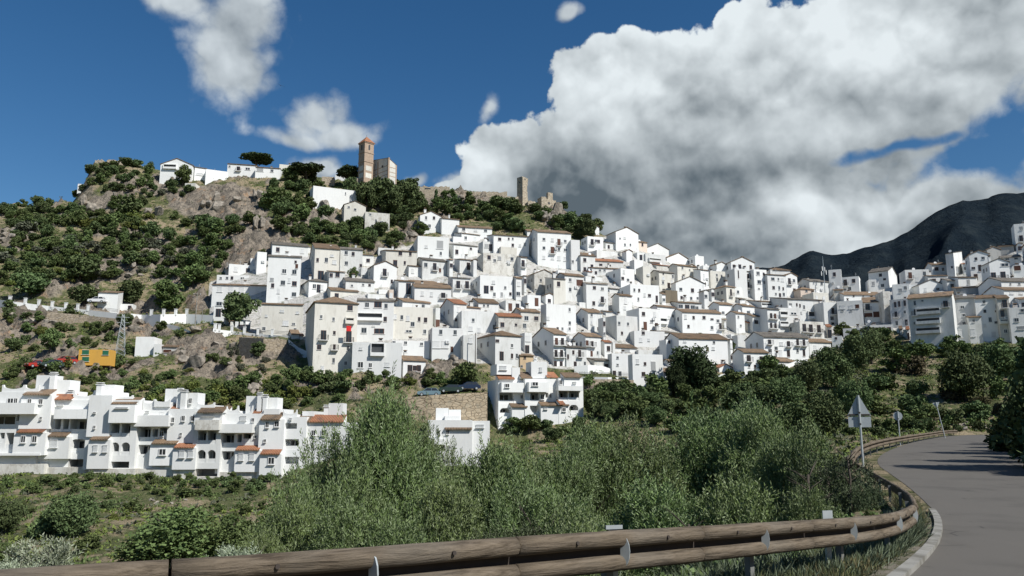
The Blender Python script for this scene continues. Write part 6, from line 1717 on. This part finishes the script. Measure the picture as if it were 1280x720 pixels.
def pole(px, pt, pb, label, name='utility_pole', arm=True, rad=.13, wood='concrete'):
    b = hit(px, pb); ht = tv(pt)*b.y-b.z; root = empty(name, b, .4); m = MB(); m.tube([(0, 0, -.5), (0, 0, ht)], [rad, rad*.7], wood, 8); m.build('pole', root)
    if arm: m = MB(); m.tube([(-.8, 0, ht-.4), (.8, 0, ht-.4)], .05, 'rail_steel_dark', 5); [m.tube([(x, 0, ht-.38), (x, 0, ht-.15)], .05, 'shutter_white', 5) for x in (-.7, 0, .7)]; m.build('crossarm', root)
    tag(root, label, 'pole'); return root
pole(243.5, 366, 413, 'pale concrete utility pole in front of the pillared wall, left of the first houses')
pole(252, 388, 405, 'shorter thin pole right of the pale concrete utility pole', arm=False, rad=.09)
pole(594, 416, 458, 'tall thin pole against the grey gable of the hipped house', arm=False, rad=.1, wood='rail_steel_dark')
b = at(1030, 347, 236); root = empty('radio_mast', b); m = MB(); m.tube([(0, 0, -6), (0, 0, 3.2), (0, 0, 6.6)], [.12, .09, .03], 'steel_galv', 6); m.build('pole', root)
for dx, h in ((-.35, 3.4), (.35, 3.2), (-.7, 1.9), (.75, 2.2)): m = MB(); m.box(dx-.1, dx+.1, -.15, .0, h-1.3, h, 'shutter_white'); m.tube([(0, 0, h-.6), (dx, -.07, h-.6)], .03, 'steel_galv', 4); m.build('antenna', root)
tag(root, 'thin radio mast with panel antennas on a skyline roof, against the dark mountain', 'radio mast')

# ------------------------------------------------------------------ parked cars
def car_meshes(color):
    cm = 'car_'+color; L_, Wd = 4.1, 1.7
    body = MB(); prof = [(0, .35), (0, .72), (.12, .86), (1.0, .95), (3.55, .98), (4.05, .85), (4.1, .5), (4.05, .32), (3.6, .28), (.3, .28)]
    w = Wd/2; body.prism(prof[::-1], -w, w, cm)
    cab = MB(); P0 = [(.95, .95), (3.75, .97)]; P1 = [(1.65, 1.42), (3.3, 1.42)]
    wb, wt = w-.04, w-.22; A = [(P0[0][0], -wb, P0[0][1]), (P0[1][0], -wb, P0[1][1]), (P0[1][0], wb, P0[1][1]), (P0[0][0], wb, P0[0][1])]; T = [(P1[0][0], -wt, 1.42), (P1[1][0], -wt, 1.42), (P1[1][0], wt, 1.42), (P1[0][0], wt, 1.42)]
    for i in range(4): j = (i+1) % 4; cab.face([A[i], A[j], T[j], T[i]], 'glass_dark')
    top = MB(); top.box(P1[0][0]-.05, P1[1][0]+.05, -wt-.02, wt+.02, 1.42, 1.47, cm)
    for x0, x1, z in ((1.0, 1.66, 0), (2.45, 2.45, 0), (3.72, 3.28, 0)):
        for s in (-1, 1): top.tube([(x0, s*wb, .97), (x1, s*wt, 1.43)], .04, cm, 4)
    wh = MB(); wh.tube([(0, -.1, 0), (0, .1, 0)], .31, 'rubber', 16); rim = MB(); rim.tube([(0, -.115, 0), (0, .115, 0)], .19, 'steel_galv', 12)
    hl = MB(); hl.box(-.02, .0, -.17, .17, -.07, .07, 'shutter_white')
    return body.mesh('body'), cab.mesh('windows'), top.mesh('roof'), wh.mesh('wheel', False), rim.mesh('rim'), hl.mesh('headlight')
CM = {}
def car(px, py, color, rz, label, zo=0, d=None, group=None):
    if color not in CM: CM[color] = car_meshes(color)
    b, c, t, w, rm, hl = CM[color]; p = hit(px, py) if d is None else at(px, py, d); root = empty('parked_car', (p.x, p.y, p.z+zo), R(rz))
    inst('body', b, root, (-2.05, 0, 0)); inst('windows', c, root, (-2.05, 0, 0)); inst('roof', t, root, (-2.05, 0, 0))
    for x in (-1.3, 1.25):
        for y in (-.78, .78): o = inst('wheel', w, root, (x, y, .31)); inst('rim', rm, o)
    for y in (-.55, .55): inst('headlight', hl, root, (-2.06, y, .68))
    tag(root, label, 'car', group)
G1 = 'cars parked above the stone retaining wall'; G2 = 'cars parked below the orange building'
car(121, 389, 'white', 4, 'white car behind the pillared road wall, just left of the gatehouse', 1.2)
car(536, 497, 'bluegrey', 8, 'blue-grey car, leftmost of the three above the stone retaining wall', .15, group=G1)
car(563, 493, 'darkgreen', 10, 'dark car, middle of the three above the stone retaining wall', .25, group=G1)
car(586, 491, 'navy', 12, 'navy car, rightmost of the three above the stone retaining wall', .3, group=G1)
car(46, 464, 'red', 58, 'red car furthest left on the slope road above the white terraces', .3, group=G2)
car(63, 463, 'darkgreen', 55, 'dark green car between the two red cars above the white terraces', .3, group=G2)
car(81, 462, 'red', 58, 'red car nearer the orange building, above the white terraces', .3, group=G2)

# ------------------------------------------------------------------ two walkers by the wall
mat('skin', None, .7, (.45, .28, .2)); mat('cloth_dark', None, .9, (.03, .035, .05)); mat('cloth_grey', None, .9, (.12, .12, .13)); mat('hair', None, .8, (.03, .02, .015))
def person(px, py, top, label, stride=.2):
    p = hit(px, py); root = empty('person', p, .5)
    J = {'pel': (0, 0, .95, .15), 'wai': (0, 0, 1.1, .13), 'che': (0, 0, 1.35, .17), 'nek': (0, 0, 1.5, .065), 'hed': (0, -.02, 1.62, .10), 'hdt': (0, 0, 1.72, .085),
         'hl': (-.1, 0, .9, .1), 'kl': (-.1, -stride*.6, .5, .07), 'al': (-.1, -stride*.5, .1, .045), 'tl': (-.1, -stride*.5-.16, .04, .04), 'hr': (.1, 0, .9, .1), 'kr': (.1, stride*.3, .5, .07), 'ar': (.1, stride, .12, .045), 'tr': (.1, stride-.15, .05, .04),
         'sl': (-.2, 0, 1.42, .065), 'el': (-.26, .04, 1.14, .045), 'wl': (-.27, -.08, .9, .033), 'nl': (-.27, -.11, .8, .035), 'sr': (.2, 0, 1.42, .065), 'er': (.26, .02, 1.14, .045), 'wr': (.27, .05, .9, .033), 'nr': (.27, .06, .8, .035)}
    E_ = ['pel wai', 'wai che', 'che nek', 'nek hed', 'hed hdt', 'pel hl', 'hl kl', 'kl al', 'al tl', 'pel hr', 'hr kr', 'kr ar', 'ar tr', 'che sl', 'sl el', 'el wl', 'wl nl', 'che sr', 'sr er', 'er wr', 'wr nr']
    m = bpy.data.meshes.new('body'); K = list(J); m.from_pydata([J[k][:3] for k in K], [tuple(K.index(q) for q in e.split()) for e in E_], [])
    m.materials.append(MAT['cloth_dark']); o = bpy.data.objects.new('body', m); link(o, root)
    sm = o.modifiers.new('s', 'SKIN'); ss = o.modifiers.new('u', 'SUBSURF'); ss.levels = 1; ss.render_levels = 1
    for i, k in enumerate(K): v = m.skin_vertices[0].data[i]; v.radius = (J[k][3],)*2; v.use_root = (k == 'pel')
    h = MB(); h.tube([(0, -.02, 1.53), (0, -.025, 1.58), (0, -.03, 1.66), (0, -.02, 1.72)], [.06, .102, .107, .05], 'skin', 12); h.build('head', root, True)
    h = MB(); h.tube([(0, .02, 1.60), (0, .015, 1.68), (0, .005, 1.75), (0, 0, 1.765)], [.10, .118, .09, .03], 'hair', 12); h.build('hair', root, True)
    top_ = MB(); top_.tube([(0, 0, .93), (0, 0, 1.1), (0, 0, 1.38), (0, 0, 1.48)], [.18, .165, .20, .09], top, 12); top_.build('jacket', root, True)
    tag(root, label, 'person')
person(183, 400, 'cloth_dark', 'left of two dark-clothed walkers on the road before the white wall')
person(187.5, 400, 'cloth_grey', 'right walker in a grey top on the road before the white wall', -.2)

# a bird high over the crest
p = at(351, 107, 210); root = empty('bird', p, .6); root.rotation_euler = (R(25), R(12), .5); m = MB()
m.tube([(0, -.35, 0), (0, -.15, .02), (0, .15, 0), (0, .45, 0)], [.03, .11, .10, .02], 'cloth_dark', 8); m.build('body', root, True)
for s in (-1, 1):
    m = MB(); m.slab([(0, -.14, .03), (s*.55, -.2, .14), (s*1.15, -.02, .08), (s*.6, .14, .12), (0, .16, .03)][::s], .02, 'cloth_dark'); m.build('wing', root)
tag(root, 'dark soaring bird in the blue sky between two clouds', 'bird')

# ------------------------------------------------------------------ verge plants between the near rail and the kerb
def verge(n, seed, m, x0, h0, h1, name, label, wid=.007, lean=.5, region_=None, per=26):
    r = np.random.default_rng(seed); P = []
    ke_ = [Vector((p.x, p.y)) for p in E if p.y < 30 and p.y > 2]; kn = np.array([tuple(q) for q in ke_])
    rn = np.array([(q.x, q.y) for q in rs3(RP, .25)])
    c = []
    while len(c) < n:
        i = r.integers(len(kn)); a = kn[i]; j = ((rn-a)**2).sum(1).argmin(); b = rn[j]; t = r.uniform(x0[0], x0[1]); q = a+(b-a)*t+r.normal(size=2)*.08
        if ((kn-q)**2).sum(1).min() < .45**2 or float(road_dist(q[0], q[1])[0][0]) > -.4: continue
        c.append((q[0], q[1], H(q[0], q[1]) if t > .05 else H(q[0], q[1])))
    c = np.array(c); cl = np.repeat(c, per, 0); N = len(cl); hh = np.repeat(r.uniform(h0, h1, n)*(.6+.8*vnoise(c[:, 0]*1.6, c[:, 1]*1.6, seed)), per)
    d = unit(r.normal(size=(N, 3))*np.array([lean, lean, .2])+np.array([0, 0, 1])); L_ = hh*r.uniform(.35, 1, N)
    st = r.uniform(0, .55, N)*hh; base = cl+r.normal(size=(N, 3))*np.array([.07, .07, 0])+d*st[:, None]*.9
    cen = base+d*L_[:, None]*.35; sd = unit(np.cross(d, r.normal(size=(N, 3))))
    me = quads_from(cen, d, sd, L_*.7, np.full(N, wid)*r.uniform(.6, 1.6, N), m, r.uniform(0, 1, N)*.6+np.repeat(r.uniform(0, .4, n), per), True); me.name = name
    tag(link(bpy.data.objects.new(name, me)), label, 'ground cover', kind='stuff')
mat('leaf_herb', f_leaf((.05, .075, .025), (.14, .16, .06), (.12, .15, .09), .2), .7, spec=.2)
mat('leaf_herb_blue', f_leaf((.06, .08, .045), (.14, .165, .10), (.15, .18, .12), .2), .7, spec=.2)
mat('leaf_straw', f_leaf((.15, .13, .06), (.28, .25, .13), None, .2), .8, spec=.15)
verge(4200, 11, 'leaf_herb', (.25, 1.5), .05, .24, 'verge_weeds', 'green weeds between the wooden rail and the kerb')
verge(1700, 12, 'leaf_herb_blue', (.75, 2.2), .12, .4, 'verge_herbs', 'grey-green feathery herbs under the wooden rail', .009, .8)
verge(1500, 13, 'leaf_straw', (.25, 1.0), .05, .2, 'dry_grass', 'straw-coloured grass along the kerb edge', .007, .4)
# dry stone bank at the far side of the bend
def boulder(seed):
    r = np.random.default_rng(seed); import bmesh
    bm = bmesh.new(); bmesh.ops.create_icosphere(bm, subdivisions=4, radius=.5)
    pl = [(unit(r.normal(size=(1, 3)))[0], r.uniform(.20, .40)) for _ in range(16)]
    for v in bm.verts:
        c = np.array(v.co)
        for n_, d_ in pl:
            k = c @ n_
            if k > d_: c = c-n_*(k-d_)
        v.co = Vector(c*(1+.06*math.sin(c[0]*17+seed)*math.sin(c[1]*13)))
    me = bpy.data.meshes.new('boulder'); bm.to_mesh(me); bm.free(); me.materials.append(MAT['rock_grey']); return me
def f_rock(q, b):
    p = geo_pos(q); n = q.noise(p, 1.2, 7, .7); n2 = q.noise(p, .35, 5, .6)
    c = q.mix(q.ramp(n, .35, .65), (.16, .145, .125), (.36, .32, .265)); c = q.mix(q.math('MULTIPLY', q.ramp(n2, .55, .7), .6), c, (.33, .25, .17)); q.l.new(c, b.inputs['Base Color']); bump(q, b, n, .9, .15)
mat('rock_grey', f_rock, .95, spec=.1)
BO = [boulder(i) for i in range(6)]
def rocks(cx, cy, rx, ry, n, w0, w1, asp=.8):
    r = random.Random(int(cx+cy*3))
    for k in range(n):
        a = r.uniform(0, 6.28); q = math.sqrt(r.random()); x, y = cx+rx*q*math.cos(a), cy+ry*q*math.sin(a); p = hit(x, y); s = r.uniform(w0, w1)*p.y/F
        if any(math.hypot(p.x-fx, p.y-fy) < fr*.7 for fx, fy, fr in FOOT): continue
        o = bpy.data.objects.new('boulder', r.choice(BO)); link(o); o.location = (p.x, p.y, p.z+s*asp*.12); o.rotation_euler = (r.uniform(-.4, .4), r.uniform(-.4, .4), r.uniform(0, 6.28)); o.scale = (s, s*r.uniform(.6, 1), s*asp*r.uniform(.7, 1.3))
        defer(o, 'large rugged rock' if w1 > 20 and s > .02*p.y else 'weathered rock', 'rock', 'rocks breaking through the slopes', x, y)
rocks(1215, 535, 28, 4, 10, 8, 14, .6); rocks(262, 440, 50, 26, 9, 14, 30); rocks(250, 262, 70, 18, 7, 12, 24, 1.1); rocks(322, 262, 10, 30, 4, 14, 22, 1.5); rocks(125, 256, 40, 14, 5, 12, 20, 1.1)
rocks(45, 405, 40, 10, 8, 8, 20); rocks(20, 300, 26, 14, 7, 10, 22); rocks(155, 405, 20, 18, 7, 10, 20); rocks(150, 335, 40, 14, 7, 8, 18); rocks(692, 278, 16, 14, 8, 12, 26, 1.2); rocks(407, 268, 10, 18, 5, 12, 22, 1.6)
rocks(560, 462, 44, 8, 8, 10, 20); rocks(510, 290, 22, 10, 5, 10, 18); rocks(585, 250, 40, 8, 8, 8, 18); rocks(310, 485, 26, 12, 7, 10, 24); rocks(215, 625, 30, 6, 7, 5, 12, .4); rocks(158, 650, 40, 10, 6, 4, 9, .4)
finish_labels()
